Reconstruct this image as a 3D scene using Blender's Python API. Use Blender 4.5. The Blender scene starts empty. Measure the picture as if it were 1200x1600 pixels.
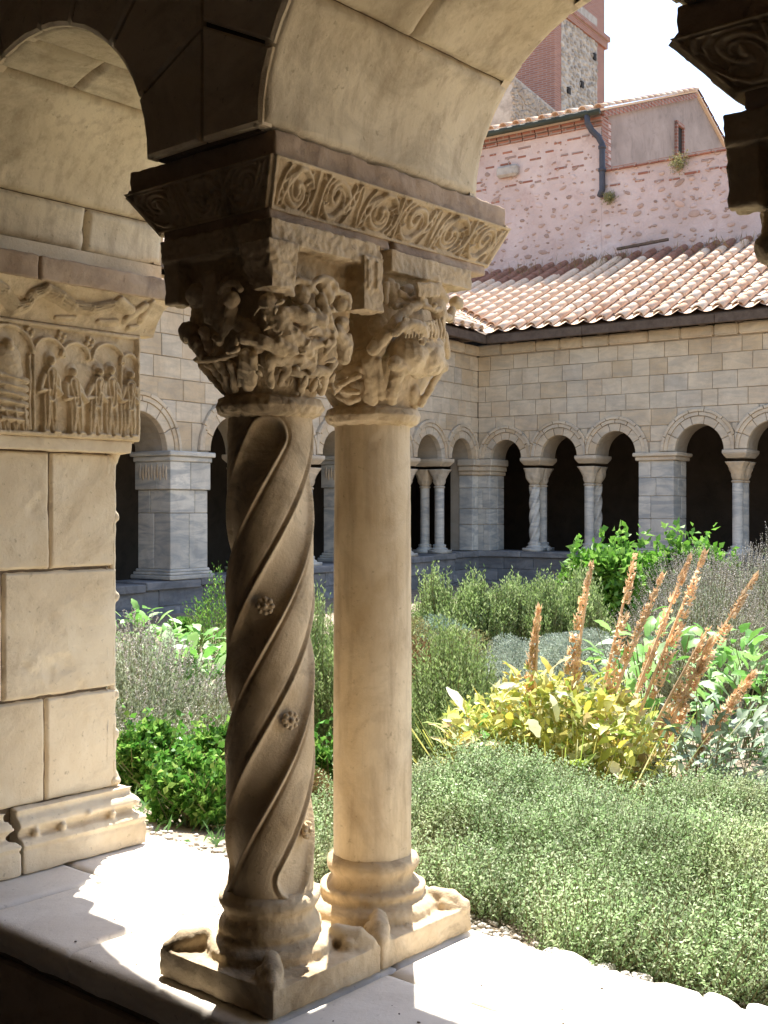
import bpy, bmesh, math, random
import numpy as np
from mathutils import Vector, Matrix, noise as mnoise
R = math.radians
random.seed(4); rng = np.random.default_rng(4)

# ------------------------------------------------------------------ camera, sky, sun, exposure
sc = bpy.context.scene
col = sc.collection
cam = bpy.data.cameras.new('camera'); cam.sensor_fit = 'VERTICAL'; cam.sensor_height = 32
cam.lens = 32*1830/1600; cam.clip_start = .05; cam.clip_end = 3000; cam.shift_y = -.0019
co = bpy.data.objects.new('camera', cam); col.objects.link(co)
co.location = (0, 0, 1); co.rotation_euler = (R(90), 0, 0); sc.camera = co
SUN_EL = 66
w = bpy.data.worlds.new('World'); sc.world = w; w.use_nodes = True
nt = w.node_tree; bg = nt.nodes['Background']
sky = nt.nodes.new('ShaderNodeTexSky'); sky.sky_type = 'NISHITA'; sky.sun_disc = False
sky.sun_elevation = R(SUN_EL); sky.sun_rotation = 0; sky.air_density = 1.0; sky.dust_density = 1.6; sky.ozone_density = 1.0
nt.links.new(sky.outputs[0], bg.inputs[0]); bg.inputs[1].default_value = .125
sl = bpy.data.lights.new('sun', 'SUN'); sl.energy = 4.8; sl.angle = R(.5); sl.color = (1, .95, .87)
so = bpy.data.objects.new('sun', sl); col.objects.link(so); so.rotation_euler = (R(-(90-SUN_EL)), 0, 0)
sc.view_settings.view_transform = 'Standard'; sc.view_settings.look = 'None'
sc.view_settings.exposure = 1.68; sc.view_settings.gamma = 1; sc.view_settings.use_curve_mapping = False
sc.cycles.max_bounces = 8; sc.cycles.diffuse_bounces = 5

# ------------------------------------------------------------------ helpers
def tag(o, label=None, cat=None, group=None, kind=None):
    if label: o['label'] = label
    if cat: o['category'] = cat; o['kind'] = kind or 'thing'
    if group: o['group'] = group
    if kind: o['kind'] = kind
    return o
def empty(name, label, cat, loc=(0, 0, 0), rz=0, group=None, kind=None):
    o = bpy.data.objects.new(name, None); col.objects.link(o); o.empty_display_size = .1
    o.location = loc; o.rotation_euler = (0, 0, rz)
    return tag(o, label, cat, group, kind)
def link(name, me, parent=None, mat=None):
    o = bpy.data.objects.new(name, me); col.objects.link(o)
    if parent: o.parent = parent
    if mat and not me.materials: me.materials.append(mat)
    return o
def mesh(name, vs, fs, mat=None, parent=None, smooth=False, fix=True):
    me = bpy.data.meshes.new(name); me.from_pydata([tuple(v) for v in vs], [], [tuple(f) for f in fs])
    if fix:
        bm = bmesh.new(); bm.from_mesh(me); bmesh.ops.recalc_face_normals(bm, faces=bm.faces); bm.to_mesh(me); bm.free()
    if smooth: me.polygons.foreach_set('use_smooth', [True]*len(me.polygons))
    me.update()
    return link(name, me, parent, mat)
def fast_mesh(name, V, F, mats, parent=None, smooth=False, midx=None):
    V = np.asarray(V, np.float32); F = np.asarray(F, np.int32); k = F.shape[1]
    me = bpy.data.meshes.new(name); me.vertices.add(len(V)); me.vertices.foreach_set('co', V.ravel())
    me.loops.add(F.size); me.loops.foreach_set('vertex_index', F.ravel())
    me.polygons.add(len(F)); me.polygons.foreach_set('loop_start', np.arange(0, F.size, k, dtype=np.int32))
    me.polygons.foreach_set('loop_total', np.full(len(F), k, np.int32))
    if smooth: me.polygons.foreach_set('use_smooth', np.ones(len(F), bool))
    if not isinstance(mats, (list, tuple)): mats = [mats]
    for m in mats: me.materials.append(m)
    if midx is not None: me.polygons.foreach_set('material_index', np.asarray(midx, np.int32))
    me.update(); me.validate()
    return link(name, me, parent)
def grid_faces(nu, nv, closed=False):
    f = []
    for j in range(nv-1):
        for i in range(nu if closed else nu-1):
            a = j*nu+i; b = j*nu+(i+1) % nu
            f.append((a, b, b+nu, a+nu))
    return f
class MB:
    """collects simple closed shapes into one mesh"""
    def __init__(s): s.v = []; s.f = []
    def add(s, vs, fs):
        n = len(s.v); s.v += [tuple(v) for v in vs]; s.f += [tuple(i+n for i in f) for f in fs]
    def box(s, x0, x1, y0, y1, z0, z1, T=None):
        vs = [(x, y, z) for z in (z0, z1) for y in (y0, y1) for x in (x0, x1)]
        if T: vs = [T(*v) for v in vs]
        s.add(vs, [(0, 2, 3, 1), (4, 5, 7, 6), (0, 1, 5, 4), (2, 6, 7, 3), (0, 4, 6, 2), (1, 3, 7, 5)])
    def tube(s, pts, r, n=8):
        pts = [Vector(p) for p in pts]; rings = []
        for i, p in enumerate(pts):
            d = (pts[min(i+1, len(pts)-1)]-pts[max(i-1, 0)]).normalized()
            u = d.orthogonal().normalized() if i == 0 else (u0-d*u0.dot(d)).normalized()
            u0 = u; v = d.cross(u); rr = r[i] if isinstance(r, (list, tuple)) else r
            rings += [p+(u*math.cos(2*math.pi*k/n)+v*math.sin(2*math.pi*k/n))*rr for k in range(n)]
        m = len(pts)
        s.add(rings, grid_faces(n, m, True)+[tuple(range(n))[::-1], tuple(range(n*(m-1), n*m))])
    def lathe(s, prof, cx=0, cy=0, n=32):
        vs = [(cx+r*math.cos(2*math.pi*k/n), cy+r*math.sin(2*math.pi*k/n), z) for r, z in prof for k in range(n)]
        m = len(prof); s.add(vs, grid_faces(n, m, True)+[tuple(range(n))[::-1], tuple(range(n*(m-1), n*m))])
    def ell(s, c, r, rot=None, nu=14, nv=9):
        vs = []; M = rot or Matrix.Identity(3)
        for j in range(nv+1):
            t = math.pi*j/nv
            for i in range(nu):
                p = 2*math.pi*i/nu
                q = M @ Vector((r[0]*math.sin(t)*math.cos(p), r[1]*math.sin(t)*math.sin(p), -r[2]*math.cos(t)))
                vs.append(Vector(c)+q)
        s.add(vs, grid_faces(nu, nv+1, True))
    def build(s, name, mat, parent=None, smooth=False, bevel=0, seg=1):
        o = mesh(name, s.v, s.f, mat, parent, smooth)
        if bevel:
            bm = bmesh.new(); bm.from_mesh(o.data)
            bmesh.ops.bevel(bm, geom=[e for e in bm.edges if len(e.link_faces) == 2 and e.calc_face_angle(0) > .6], offset=bevel, segments=seg, affect='EDGES', clamp_overlap=True)
            bm.to_mesh(o.data); bm.free()
        return o
def erode(me, amp, scale=14, seed=0, amp2=0, scale2=60):
    n = len(me.vertices); me.update()
    Nn = np.empty(n*3, np.float32); me.vertex_normals.foreach_get('vector', Nn); Nn = Nn.reshape(n, 3)
    Cc = np.empty(n*3, np.float32); me.vertices.foreach_get('co', Cc); Cc = Cc.reshape(n, 3)
    off = Vector((seed*3.1, seed, 0)); K = np.empty(n)
    for i in range(n):
        p = Vector(Cc[i])+off
        k = mnoise.noise(p*scale)*amp
        if amp2: k += mnoise.noise(p*scale2)*amp2
        K[i] = k
    me.vertices.foreach_set('co', (Cc+Nn*K[:, None]).astype(np.float32).ravel()); me.update()
def sculpt(mb, name, mat, parent, voxel=.004, smooth=2, amp=.003, scale=25, amp2=.0015, scale2=70, seed=0):
    """union a heap of shapes into one carved stone"""
    o = mesh(name, mb.v, mb.f, mat, None)
    m = o.modifiers.new('r', 'REMESH'); m.mode = 'VOXEL'; m.voxel_size = voxel; m.use_smooth_shade = True
    if smooth:
        q = o.modifiers.new('s', 'SMOOTH'); q.iterations = smooth; q.factor = .5
    dg = bpy.context.evaluated_depsgraph_get()
    me = bpy.data.meshes.new_from_object(o.evaluated_get(dg)); me.name = name
    old = o.data; bpy.data.objects.remove(o); bpy.data.meshes.remove(old)
    erode(me, amp, scale, seed, amp2, scale2)
    me.polygons.foreach_set('use_smooth', [True]*len(me.polygons))
    if not me.materials: me.materials.append(mat)
    return link(name, me, parent)

# ------------------------------------------------------------------ materials
def newmat(name, rough=.85):
    m = bpy.data.materials.new(name); m.use_nodes = True
    b = m.node_tree.nodes['Principled BSDF']; b.inputs['Roughness'].default_value = rough
    b.inputs['Specular IOR Level'].default_value = .25
    return m, m.node_tree, b
def N(t, ty, **kw):
    n = t.nodes.new(ty)
    for k, v in kw.items():
        if k in n.inputs: n.inputs[k].default_value = v
        else: setattr(n, k, v)
    return n
def coords(t, world=False):
    if world:
        g = t.nodes.new('ShaderNodeNewGeometry'); return g.outputs['Position']
    g = t.nodes.new('ShaderNodeTexCoord'); return g.outputs['Object']
def noisetex(t, vec, scale, detail=5, rough=.6, dist=0):
    n = N(t, 'ShaderNodeTexNoise', Scale=scale, Detail=detail, Roughness=rough, Distortion=dist)
    t.links.new(vec, n.inputs['Vector']); return n.outputs['Fac']
def ramp(t, fac, stops):
    r = t.nodes.new('ShaderNodeValToRGB'); e = r.color_ramp.elements
    while len(e) > 1: e.remove(e[-1])
    e[0].position = stops[0][0]; e[0].color = (*stops[0][1], 1)
    for p, c in stops[1:]:
        x = e.new(p); x.color = (*c, 1)
    t.links.new(fac, r.inputs[0]); return r.outputs[0]
def mix(t, fac, a, b, mode='MIX'):
    m = t.nodes.new('ShaderNodeMix'); m.data_type = 'RGBA'; m.blend_type = mode
    for s, v in ((0, fac), (6, a), (7, b)):
        if isinstance(v, (int, float)): m.inputs[s].default_value = v
        elif isinstance(v, tuple): m.inputs[s].default_value = (*v, 1)
        else: t.links.new(v, m.inputs[s])
    return m.outputs[2]
def g3(v): return (v, v, v)
def stone(name, c1, c2, stain=(.12, .09, .06), stain_amt=.35, vein=0, obj_var=.25, scale=3, pits=1.0, bump=.35, tints=None, world=True):
    m, t, b = newmat(name)
    P = coords(t, world)
    n1 = noisetex(t, P, scale, 6, .62, .4)
    c = ramp(t, n1, [(.3, c1), (.7, c2)])
    if tints:
        oi = t.nodes.new('ShaderNodeObjectInfo')
        r = t.nodes.new('ShaderNodeValToRGB'); r.color_ramp.interpolation = 'CONSTANT'
        e = r.color_ramp.elements; e[0].color = (*tints[0], 1); e[1].position = 1/len(tints); e[1].color = (*tints[1], 1)
        for i, cc in enumerate(tints[2:]):
            x = e.new((i+2)/len(tints)); x.color = (*cc, 1)
        t.links.new(oi.outputs['Random'], r.inputs[0])
        c = mix(t, .8, c, r.outputs[0], 'MULTIPLY')
    elif obj_var:
        oi = t.nodes.new('ShaderNodeObjectInfo')
        v = ramp(t, oi.outputs['Random'], [(0, g3(1-obj_var)), (1, g3(1+obj_var*.4))])
        c = mix(t, 1, c, v, 'MULTIPLY')
    if vein:
        oi = t.nodes.new('ShaderNodeObjectInfo'); mp_ = t.nodes.new('ShaderNodeMapping'); t.links.new(P, mp_.inputs[0])
        mm = N(t, 'ShaderNodeMath', operation='MULTIPLY'); mm.inputs[1].default_value = 40; t.links.new(oi.outputs['Random'], mm.inputs[0])
        cb_ = t.nodes.new('ShaderNodeCombineXYZ'); [t.links.new(mm.outputs[0], cb_.inputs[i]) for i in range(3)]
        t.links.new(cb_.outputs[0], mp_.inputs['Location'])
        ro = N(t, 'ShaderNodeMath', operation='MULTIPLY'); ro.inputs[1].default_value = 6.28; t.links.new(oi.outputs['Random'], ro.inputs[0])
        c2_ = t.nodes.new('ShaderNodeCombineXYZ'); t.links.new(ro.outputs[0], c2_.inputs[0]); t.links.new(ro.outputs[0], c2_.inputs[2]); t.links.new(c2_.outputs[0], mp_.inputs['Rotation'])
        mp_.inputs['Scale'].default_value = (1, 1, 4.5)
        f = ramp(t, noisetex(t, mp_.outputs[0], scale*.7, 6, .6, 1.3), [(.45, g3(0)), (.62, g3(vein))])
        c = mix(t, f, c, tuple(x*.66 for x in (c1[0]*.85, c1[1]*.95, c1[2]*1.1)))
    s = noisetex(t, P, scale*.9+1.3, 8, .7, 1.2)
    f = ramp(t, s, [(.5, g3(0)), (.72, g3(stain_amt))])
    c = mix(t, f, c, stain)
    sp = noisetex(t, P, 55, 3, .6)
    f = ramp(t, sp, [(.27, g3(.45)), (.36, g3(0))])
    c = mix(t, f, c, tuple(x*.45 for x in c1))
    t.links.new(c, b.inputs['Base Color'])
    n2 = noisetex(t, P, 18, 8, .7)
    n3 = noisetex(t, P, 120, 4, .7)
    ad = N(t, 'ShaderNodeMath', operation='MULTIPLY_ADD'); t.links.new(n3, ad.inputs[0]); ad.inputs[1].default_value = .35*pits; t.links.new(n2, ad.inputs[2])
    bp = N(t, 'ShaderNodeBump', Strength=bump, Distance=.012); t.links.new(ad.outputs[0], bp.inputs['Height'])
    t.links.new(bp.outputs[0], b.inputs['Normal'])
    return m
M = {}
M['near'] = stone('ochre_limestone', (.58, .44, .27), (.82, .72, .55), (.34, .25, .16), .6, 0, .06, 1.9, 1.3, .4)
M['soffit'] = stone('stained_soffit_stone', (.44, .35, .22), (.80, .70, .52), (.22, .17, .11), .75, 0, .08, 1.6, 1.2, .35)
M['carved'] = stone('carved_limestone', (.42, .31, .18), (.70, .57, .39), (.12, .085, .055), .7, 0, .06, 5, 1.2, .45)
M['plain_shaft'] = stone('smooth_shaft_limestone', (.50, .38, .23), (.76, .64, .45), (.30, .22, .14), .5, 0, .0, 3.5, 1.6, .22)
def streaks(m):
    t = m.node_tree; b = t.nodes['Principled BSDF']; src = b.inputs['Base Color'].links[0].from_socket
    mp_ = t.nodes.new('ShaderNodeMapping'); mp_.inputs['Scale'].default_value = (1, 1, .12); t.links.new(coords(t, True), mp_.inputs[0])
    f = ramp(t, noisetex(t, mp_.outputs[0], 34, 5, .6), [(.48, g3(0)), (.66, g3(.4))]); c = mix(t, f, src, (.30, .22, .14)); 
    f = ramp(t, noisetex(t, coords(t, True), 9, 8, .75, .8), [(.5, g3(0)), (.66, g3(.25))]); c = mix(t, f, c, (.74, .64, .48)); t.links.new(c, b.inputs['Base Color'])
streaks(M['plain_shaft']); streaks(M['soffit'])
M['band'] = stone('weathered_fascia_stone', (.32, .23, .16), (.50, .38, .27), (.14, .10, .08), .6, 0, .0, 7, 1, .4)
M['joint'] = stone('joint_mortar', (.15, .11, .075), (.22, .17, .12), (.08, .06, .04), .5, 0, 0, 8, 1.5, .6)
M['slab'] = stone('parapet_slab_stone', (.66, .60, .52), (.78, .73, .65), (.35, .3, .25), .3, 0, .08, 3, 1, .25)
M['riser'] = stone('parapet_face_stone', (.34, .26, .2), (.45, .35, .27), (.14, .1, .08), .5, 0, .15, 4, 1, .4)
tn = [(1, .95, .87), (.96, .87, .76), (.92, .87, .80), (1, .92, .8), (.88, .86, .84), (.98, .93, .86), (.86, .75, .6), (.95, .92, .87), (1.0, .94, .85)]
M['far'] = stone('far_ashlar', (.54, .44, .32), (.70, .60, .46), (.3, .24, .18), .35, .35, 0, 2.2, .8, .35, tn)
M['marble'] = stone('grey_veined_marble', (.54, .49, .41), (.74, .68, .57), (.32, .28, .22), .35, .7, .15, 2.0, .8, .3)
M['farjoint'] = stone('far_mortar', (.36, .30, .22), (.46, .38, .29), (.24, .19, .14), .5, 0, 0, 3, 1, .5)
M['farparapet'] = stone('dark_weathered_marble', (.22, .21, .20), (.38, .36, .34), (.1, .09, .08), .7, .6, .3, 2.0, 1, .5)
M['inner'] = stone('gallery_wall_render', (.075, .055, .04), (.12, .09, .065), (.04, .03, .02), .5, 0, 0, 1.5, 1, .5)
M['gable'] = stone('grey_render', (.26, .20, .165), (.40, .31, .26), (.16, .12, .1), .6, 0, 0, .9, 2, .9)
M['rubble'] = stone('rubble_stones', (.30, .26, .22), (.5, .45, .38), (.15, .12, .1), .5, 0, .35, 3, 1.5, .8)
M['redstone'] = stone('ochre_field_stones', (.40, .26, .20), (.52, .37, .29), (.26, .17, .14), .4, 0, .35, 3, 1, .6)
M['pebble'] = stone('pale_pebbles', (.5, .46, .4), (.68, .64, .57), (.3, .27, .22), .3, 0, .1, 6, 1, .3)
def plaster():
    m, t, b = newmat('pink_lime_plaster'); P = coords(t, True)
    c = ramp(t, noisetex(t, P, .7, 7, .65, .5), [(.3, (.48, .36, .31)), (.55, (.60, .46, .405)), (.75, (.68, .56, .50))])
    f = ramp(t, noisetex(t, P, 2.5, 8, .75), [(.52, g3(0)), (.7, g3(.55))]); c = mix(t, f, c, (.42, .27, .22))
    t.links.new(c, b.inputs['Base Color'])
    bp = N(t, 'ShaderNodeBump', Strength=.9, Distance=.06); t.links.new(noisetex(t, P, 5, 9, .75), bp.inputs['Height']); t.links.new(bp.outputs[0], b.inputs['Normal'])
    return m
M['plaster'] = plaster()
def brickmat():
    m, t, b = newmat('thin_red_brick'); P = coords(t)
    mp = t.nodes.new('ShaderNodeMapping'); mp.inputs['Rotation'].default_value = (R(90), 0, 0); t.links.new(P, mp.inputs[0])
    br = N(t, 'ShaderNodeTexBrick', Scale=1.0); br.inputs['Brick Width'].default_value = .36; br.inputs['Row Height'].default_value = .085
    br.inputs['Mortar Size'].default_value = .016; br.inputs['Color1'].default_value = (.27, .10, .065, 1); br.inputs['Color2'].default_value = (.38, .16, .10, 1)
    br.inputs['Mortar'].default_value = (.34, .26, .22, 1)
    # x+y along the wall so both faces read as courses
    sx = t.nodes.new('ShaderNodeSeparateXYZ'); t.links.new(P, sx.inputs[0]); ad = N(t, 'ShaderNodeMath', operation='ADD')
    t.links.new(sx.outputs[0], ad.inputs[0]); t.links.new(sx.outputs[1], ad.inputs[1]); cb = t.nodes.new('ShaderNodeCombineXYZ')
    t.links.new(ad.outputs[0], cb.inputs[0]); t.links.new(sx.outputs[2], cb.inputs[1]); t.links.new(cb.outputs[0], br.inputs['Vector'])
    c = mix(t, ramp(t, noisetex(t, P, 1.2, 7, .7), [(.4, g3(0)), (.75, g3(.6))]), br.outputs['Color'], (.24, .13, .1))
    t.links.new(c, b.inputs['Base Color'])
    bp = N(t, 'ShaderNodeBump', Strength=.8, Distance=.02, invert=True); t.links.new(br.outputs['Fac'], bp.inputs['Height']); t.links.new(bp.outputs[0], b.inputs['Normal'])
    return m
M['brick'] = brickmat()
def tilemat():
    m, t, b = newmat('terracotta_tile'); P = coords(t, True)
    oi = t.nodes.new('ShaderNodeObjectInfo')
    c = ramp(t, oi.outputs['Random'], [(0, (.54, .32, .20)), (.4, (.66, .45, .30)), (.7, (.74, .57, .42)), (1, (.60, .38, .24))])
    f = ramp(t, noisetex(t, P, 5, 8, .7), [(.46, g3(0)), (.68, g3(.6))]); c = mix(t, f, c, (.66, .57, .47))
    f = ramp(t, noisetex(t, P, 22, 5, .7), [(.55, g3(0)), (.7, g3(.6))]); c = mix(t, f, c, (.2, .13, .1))
    t.links.new(c, b.inputs['Base Color'])
    bp = N(t, 'ShaderNodeBump', Strength=.5, Distance=.02); t.links.new(noisetex(t, P, 25, 6, .7), bp.inputs['Height']); t.links.new(bp.outputs[0], b.inputs['Normal'])
    return m
M['tile'] = tilemat()
def simple(name, c1, c2, scale=8, rough=.8, bump=.4, dist=.01):
    m, t, b = newmat(name, rough); P = coords(t, True)
    t.links.new(ramp(t, noisetex(t, P, scale, 7, .7), [(.3, c1), (.7, c2)]), b.inputs['Base Color'])
    bp = N(t, 'ShaderNodeBump', Strength=bump, Distance=dist); t.links.new(noisetex(t, P, scale*3, 6, .7), bp.inputs['Height']); t.links.new(bp.outputs[0], b.inputs['Normal'])
    return m
M['wood'] = simple('old_brown_timber', (.07, .045, .03), (.14, .1, .07))
M['lead'] = simple('dull_grey_metal', (.04, .04, .05), (.075, .075, .085), 6, .5)
M['copper'] = simple('green_gutter', (.03, .032, .02), (.055, .06, .04), 6, .6)
M['soil'] = simple('dry_garden_soil', (.16, .12, .085), (.34, .29, .22), 2.5, .95, .9, .03)
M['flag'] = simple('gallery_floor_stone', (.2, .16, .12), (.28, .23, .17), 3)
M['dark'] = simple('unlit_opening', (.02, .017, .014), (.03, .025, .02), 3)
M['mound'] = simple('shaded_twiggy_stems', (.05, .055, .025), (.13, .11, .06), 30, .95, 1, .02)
M['stem'] = simple('green_brown_stems', (.14, .13, .06), (.22, .2, .1), 20)
def leafmat(name, cols, rough=.5, trans=.35, patch=None, spec=.3):
    m, t, b = newmat(name, rough); b.inputs['Specular IOR Level'].default_value = spec
    g = t.nodes.new('ShaderNodeNewGeometry')
    n = len(cols); c = ramp(t, g.outputs['Random Per Island'], [(i/max(1, n-1), cc) for i, cc in enumerate(cols)])
    P = g.outputs['Position']
    c = mix(t, 1, c, ramp(t, noisetex(t, P, 5, 5, .65), [(.35, g3(.6)), (.65, g3(1.2))]), 'MULTIPLY')
    if patch: c = mix(t, ramp(t, noisetex(t, P, patch[1], 3, .6), [(.5, g3(0)), (.66, g3(patch[2]))]), c, patch[0])
    t.links.new(c, b.inputs['Base Color'])
    tr = t.nodes.new('ShaderNodeBsdfTranslucent'); t.links.new(c, tr.inputs[0])
    mx = t.nodes.new('ShaderNodeMixShader'); mx.inputs[0].default_value = trans
    t.links.new(b.outputs[0], mx.inputs[1]); t.links.new(tr.outputs[0], mx.inputs[2])
    t.links.new(mx.outputs[0], t.nodes['Material Output'].inputs[0])
    return m
M['thyme'] = leafmat('thyme_leaves', [(.25, .40, .15), (.40, .57, .27), (.60, .69, .46), (.31, .47, .19)], .6, .4, ((.55, .46, .28), 1.1, .55), .25)
M['rosemary'] = leafmat('rosemary_needles', [(.2, .3, .09), (.3, .42, .15), (.44, .52, .27)], .5, .35, None, .15)
M['lush'] = leafmat('bright_green_leaves', [(.05, .16, .02), (.09, .26, .035), (.2, .42, .07), (.34, .5, .12)], .35, .4)
M['broad'] = leafmat('broad_green_leaves', [(.08, .2, .05), (.13, .28, .08), (.24, .36, .2)], .4, .3)
M['sage'] = leafmat('sage_leaves', [(.17, .25, .17), (.24, .34, .22), (.34, .42, .33)], .6, .25, None, .2)
M['silver'] = leafmat('silver_leaves', [(.3, .38, .29), (.38, .45, .36), (.45, .5, .42)], .7, .2, None, .1)
M['lavender'] = leafmat('lavender_stalks', [(.34, .42, .24), (.46, .52, .36), (.52, .54, .44)], .75, .2, None, .1)
M['lavflower'] = leafmat('faded_lavender_heads', [(.4, .37, .36), (.52, .48, .45), (.45, .43, .32)], .8, .2, None, .1)
M['yellow'] = leafmat('yellowing_leaves', [(.5, .55, .1), (.7, .68, .2), (.8, .77, .46), (.34, .48, .1), (.7, .54, .12), (.62, .62, .2), (.28, .42, .08)], .45, .35)
M['orange'] = leafmat('dry_orange_bracts', [(.66, .42, .22), (.82, .60, .38), (.9, .75, .56)], .7, .3, None, .1)
M['rust'] = leafmat('rusty_foliage', [(.22, .12, .05), (.28, .17, .08), (.2, .2, .08)], .8, .2, None, .1)
M['olive'] = leafmat('dry_olive_foliage', [(.25, .24, .1), (.32, .28, .13), (.2, .22, .08)], .8, .2, None, .1)

# ------------------------------------------------------------------ frames
C0 = Vector((-.2166, 2.285, 0)); AN = math.atan2(.7587, .6514)
A2 = Vector((math.cos(AN), math.sin(AN), 0)); B2 = Vector((-math.sin(AN), math.cos(AN), 0))
def NW(a, b, z): return C0+A2*a+B2*b+Vector((0, 0, z))
KX, KY = 1.807, 22.5
TH = math.atan2(.569, .822)                      # 34.7 deg
def near_empty(name, label, cat, group=None, a=0, b=0, z=0):
    p = NW(a, b, z); return empty(name, label, cat, p, AN, group)
ANG_L = math.atan2(-.822, -.569); ANG_R = math.atan2(-.569, .822)

# ------------------------------------------------------------------ relief panels
def seg_d(U, V, u0, v0, u1, v1):
    du, dv = u1-u0, v1-v0; L = du*du+dv*dv+1e-12
    t = np.clip(((U-u0)*du+(V-v0)*dv)/L, 0, 1)
    return np.hypot(U-(u0+t*du), V-(v0+t*dv)), t
def caps(U, V, items, H=None):
    H = np.zeros_like(U) if H is None else H
    for it in items:
        u0, v0, u1, v1, r0, r1, h = it[:7]
        d, t = seg_d(U, V, u0, v0, u1, v1); r = r0+(r1-r0)*t
        q = h*np.sqrt(np.clip(1-(d/r)**2, 0, 1))
        if len(it) > 7: q = q*(1+.22*np.sin(d/it[7]*6.28+t*3))       # drapery folds
        H = np.maximum(H, q)
    return H
def vnoise(U, V, s, seed=0):
    """smooth value noise on a grid"""
    r = np.random.default_rng(seed); T = r.random((64, 64))
    x = U*s+100; y = V*s+100; xi = np.floor(x).astype(int); yi = np.floor(y).astype(int)
    fx = x-xi; fy = y-yi; fx = fx*fx*(3-2*fx); fy = fy*fy*(3-2*fy)
    g = lambda i, j: T[(xi+i) % 64, (yi+j) % 64]
    return (g(0, 0)*(1-fx)+g(1, 0)*fx)*(1-fy)+(g(0, 1)*(1-fx)+g(1, 1)*fx)*fy-.5
def fbm(U, V, s, seed=0): return vnoise(U, V, s, seed)+.5*vnoise(U, V, s*2.1, seed+1)+.25*vnoise(U, V, s*4.3, seed+2)
def panel(name, u0, u1, v0, v1, step, hfun, mp, mat, parent, skirt=.03, smooth=True):
    nu = max(3, int((u1-u0)/step)+1); nv = max(3, int((v1-v0)/step)+1)
    U, V = np.meshgrid(np.linspace(u0, u1, nu), np.linspace(v0, v1, nv))
    H = hfun(U, V)
    X, Y, Z = mp(U, V, H)
    Vt = np.stack([X.ravel(), Y.ravel(), Z.ravel()], 1)
    F = grid_faces(nu, nv)
    idx = np.arange(nu*nv).reshape(nv, nu)
    loop = list(idx[0, :])+list(idx[1:, -1])+list(idx[-1, -2::-1])+list(idx[-2:0:-1, 0])
    lu = U.ravel()[loop]; lv = V.ravel()[loop]
    X, Y, Z = mp(lu, lv, np.full(len(loop), -skirt)); n0 = len(Vt)
    Vt = np.vstack([Vt, np.stack([X, Y, Z], 1)]); n = len(loop)
    F += [(loop[(i+1) % n], loop[i], n0+i, n0+(i+1) % n) for i in range(n)]
    F = np.array(F)
    # orient: compare normal with +h direction
    c = len(F)//3; a, b, d = Vt[F[c][0]], Vt[F[c][1]], Vt[F[c][3]]
    um, vm = float(U.ravel()[F[c][0]]), float(V.ravel()[F[c][0]])
    p0 = np.array([float(q) for q in mp(np.array(um), np.array(vm), np.array(0.))]); p1 = np.array([float(q) for q in mp(np.array(um), np.array(vm), np.array(.01))])
    if np.dot(np.cross(b-a, d-a), p1-p0) < 0: F = F[:, ::-1]
    return fast_mesh(name, Vt, F, mat, parent, smooth)
def worn(u0, u1, v0, v1, edge=.008, amp=.0035, seed=0, wob=.006, chips=.0):
    """face of a squared stone: rounded wavy arris and a faintly uneven face"""
    def f(U, V):
        w = wob*fbm(U, V, 14, seed)
        d = np.minimum(np.minimum(U-u0, u1-U), np.minimum(V-v0, v1-V))+w
        e = np.clip(d/edge, 0, 1); e = 1-(1-e)**2
        h = -.02*(1-e)+amp*fbm(U, V, 6, seed+5)+.0016*fbm(U, V, 45, seed+7)-.004*np.clip(fbm(U, V, 28, seed+2)-.55, 0, 1)*3
        if chips: h -= chips*np.clip(fbm(U, V, 9, seed+9)-.42, 0, 1)*4
        return h
    return f

# ------------------------------------------------------------------ generic arcade wall
def arch_pts(c, r, k, zs, n=18, clampl=None, clampr=None):
    return [(c-r*math.cos(math.pi*i/n), zs+k*r*math.sin(math.pi*i/n)) for i in range(n+1)]
def core_wall(name, arches, s0, s1, ztop, d0, d1, zf, T, mat, parent, grow=.015):
    """mortar body with true arch openings; T maps (s,d,z)"""
    prof = []; arches = sorted(arches, key=lambda q: q[0]); cur = s0
    for i, (c, r, k, zs) in enumerate(arches):
        r = r+grow
        if c-r > cur+1e-4: prof += [(cur, zf((cur+c-r)/2)), (c-r, zf((cur+c-r)/2))]
        prof += arch_pts(c, r, k, zs)
        cur = c+r
    if s1 > cur: prof += [(cur, zf((cur+s1)/2)), (s1, zf((cur+s1)/2))]
    n = len(prof); vs = []; fs = []
    for s, z in prof: vs += [T(s, d0, z), T(s, d0, ztop), T(s, d1, z), T(s, d1, ztop)]
    for i in range(n-1):
        a = 4*i; b = a+4
        if abs(prof[i+1][0]-prof[i][0]) > 1e-5:
            fs += [(a, b, b+1, a+1), (a+2, a+3, b+3, b+2), (a+1, b+1, b+3, a+3)]
        fs += [(a, a+2, b+2, b)]
    fs += [(0, 1, 3, 2), (4*n-4, 4*n-2, 4*n-1, 4*n-3)]
    return mesh(name, vs, fs, mat, parent, fix=True)
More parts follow.
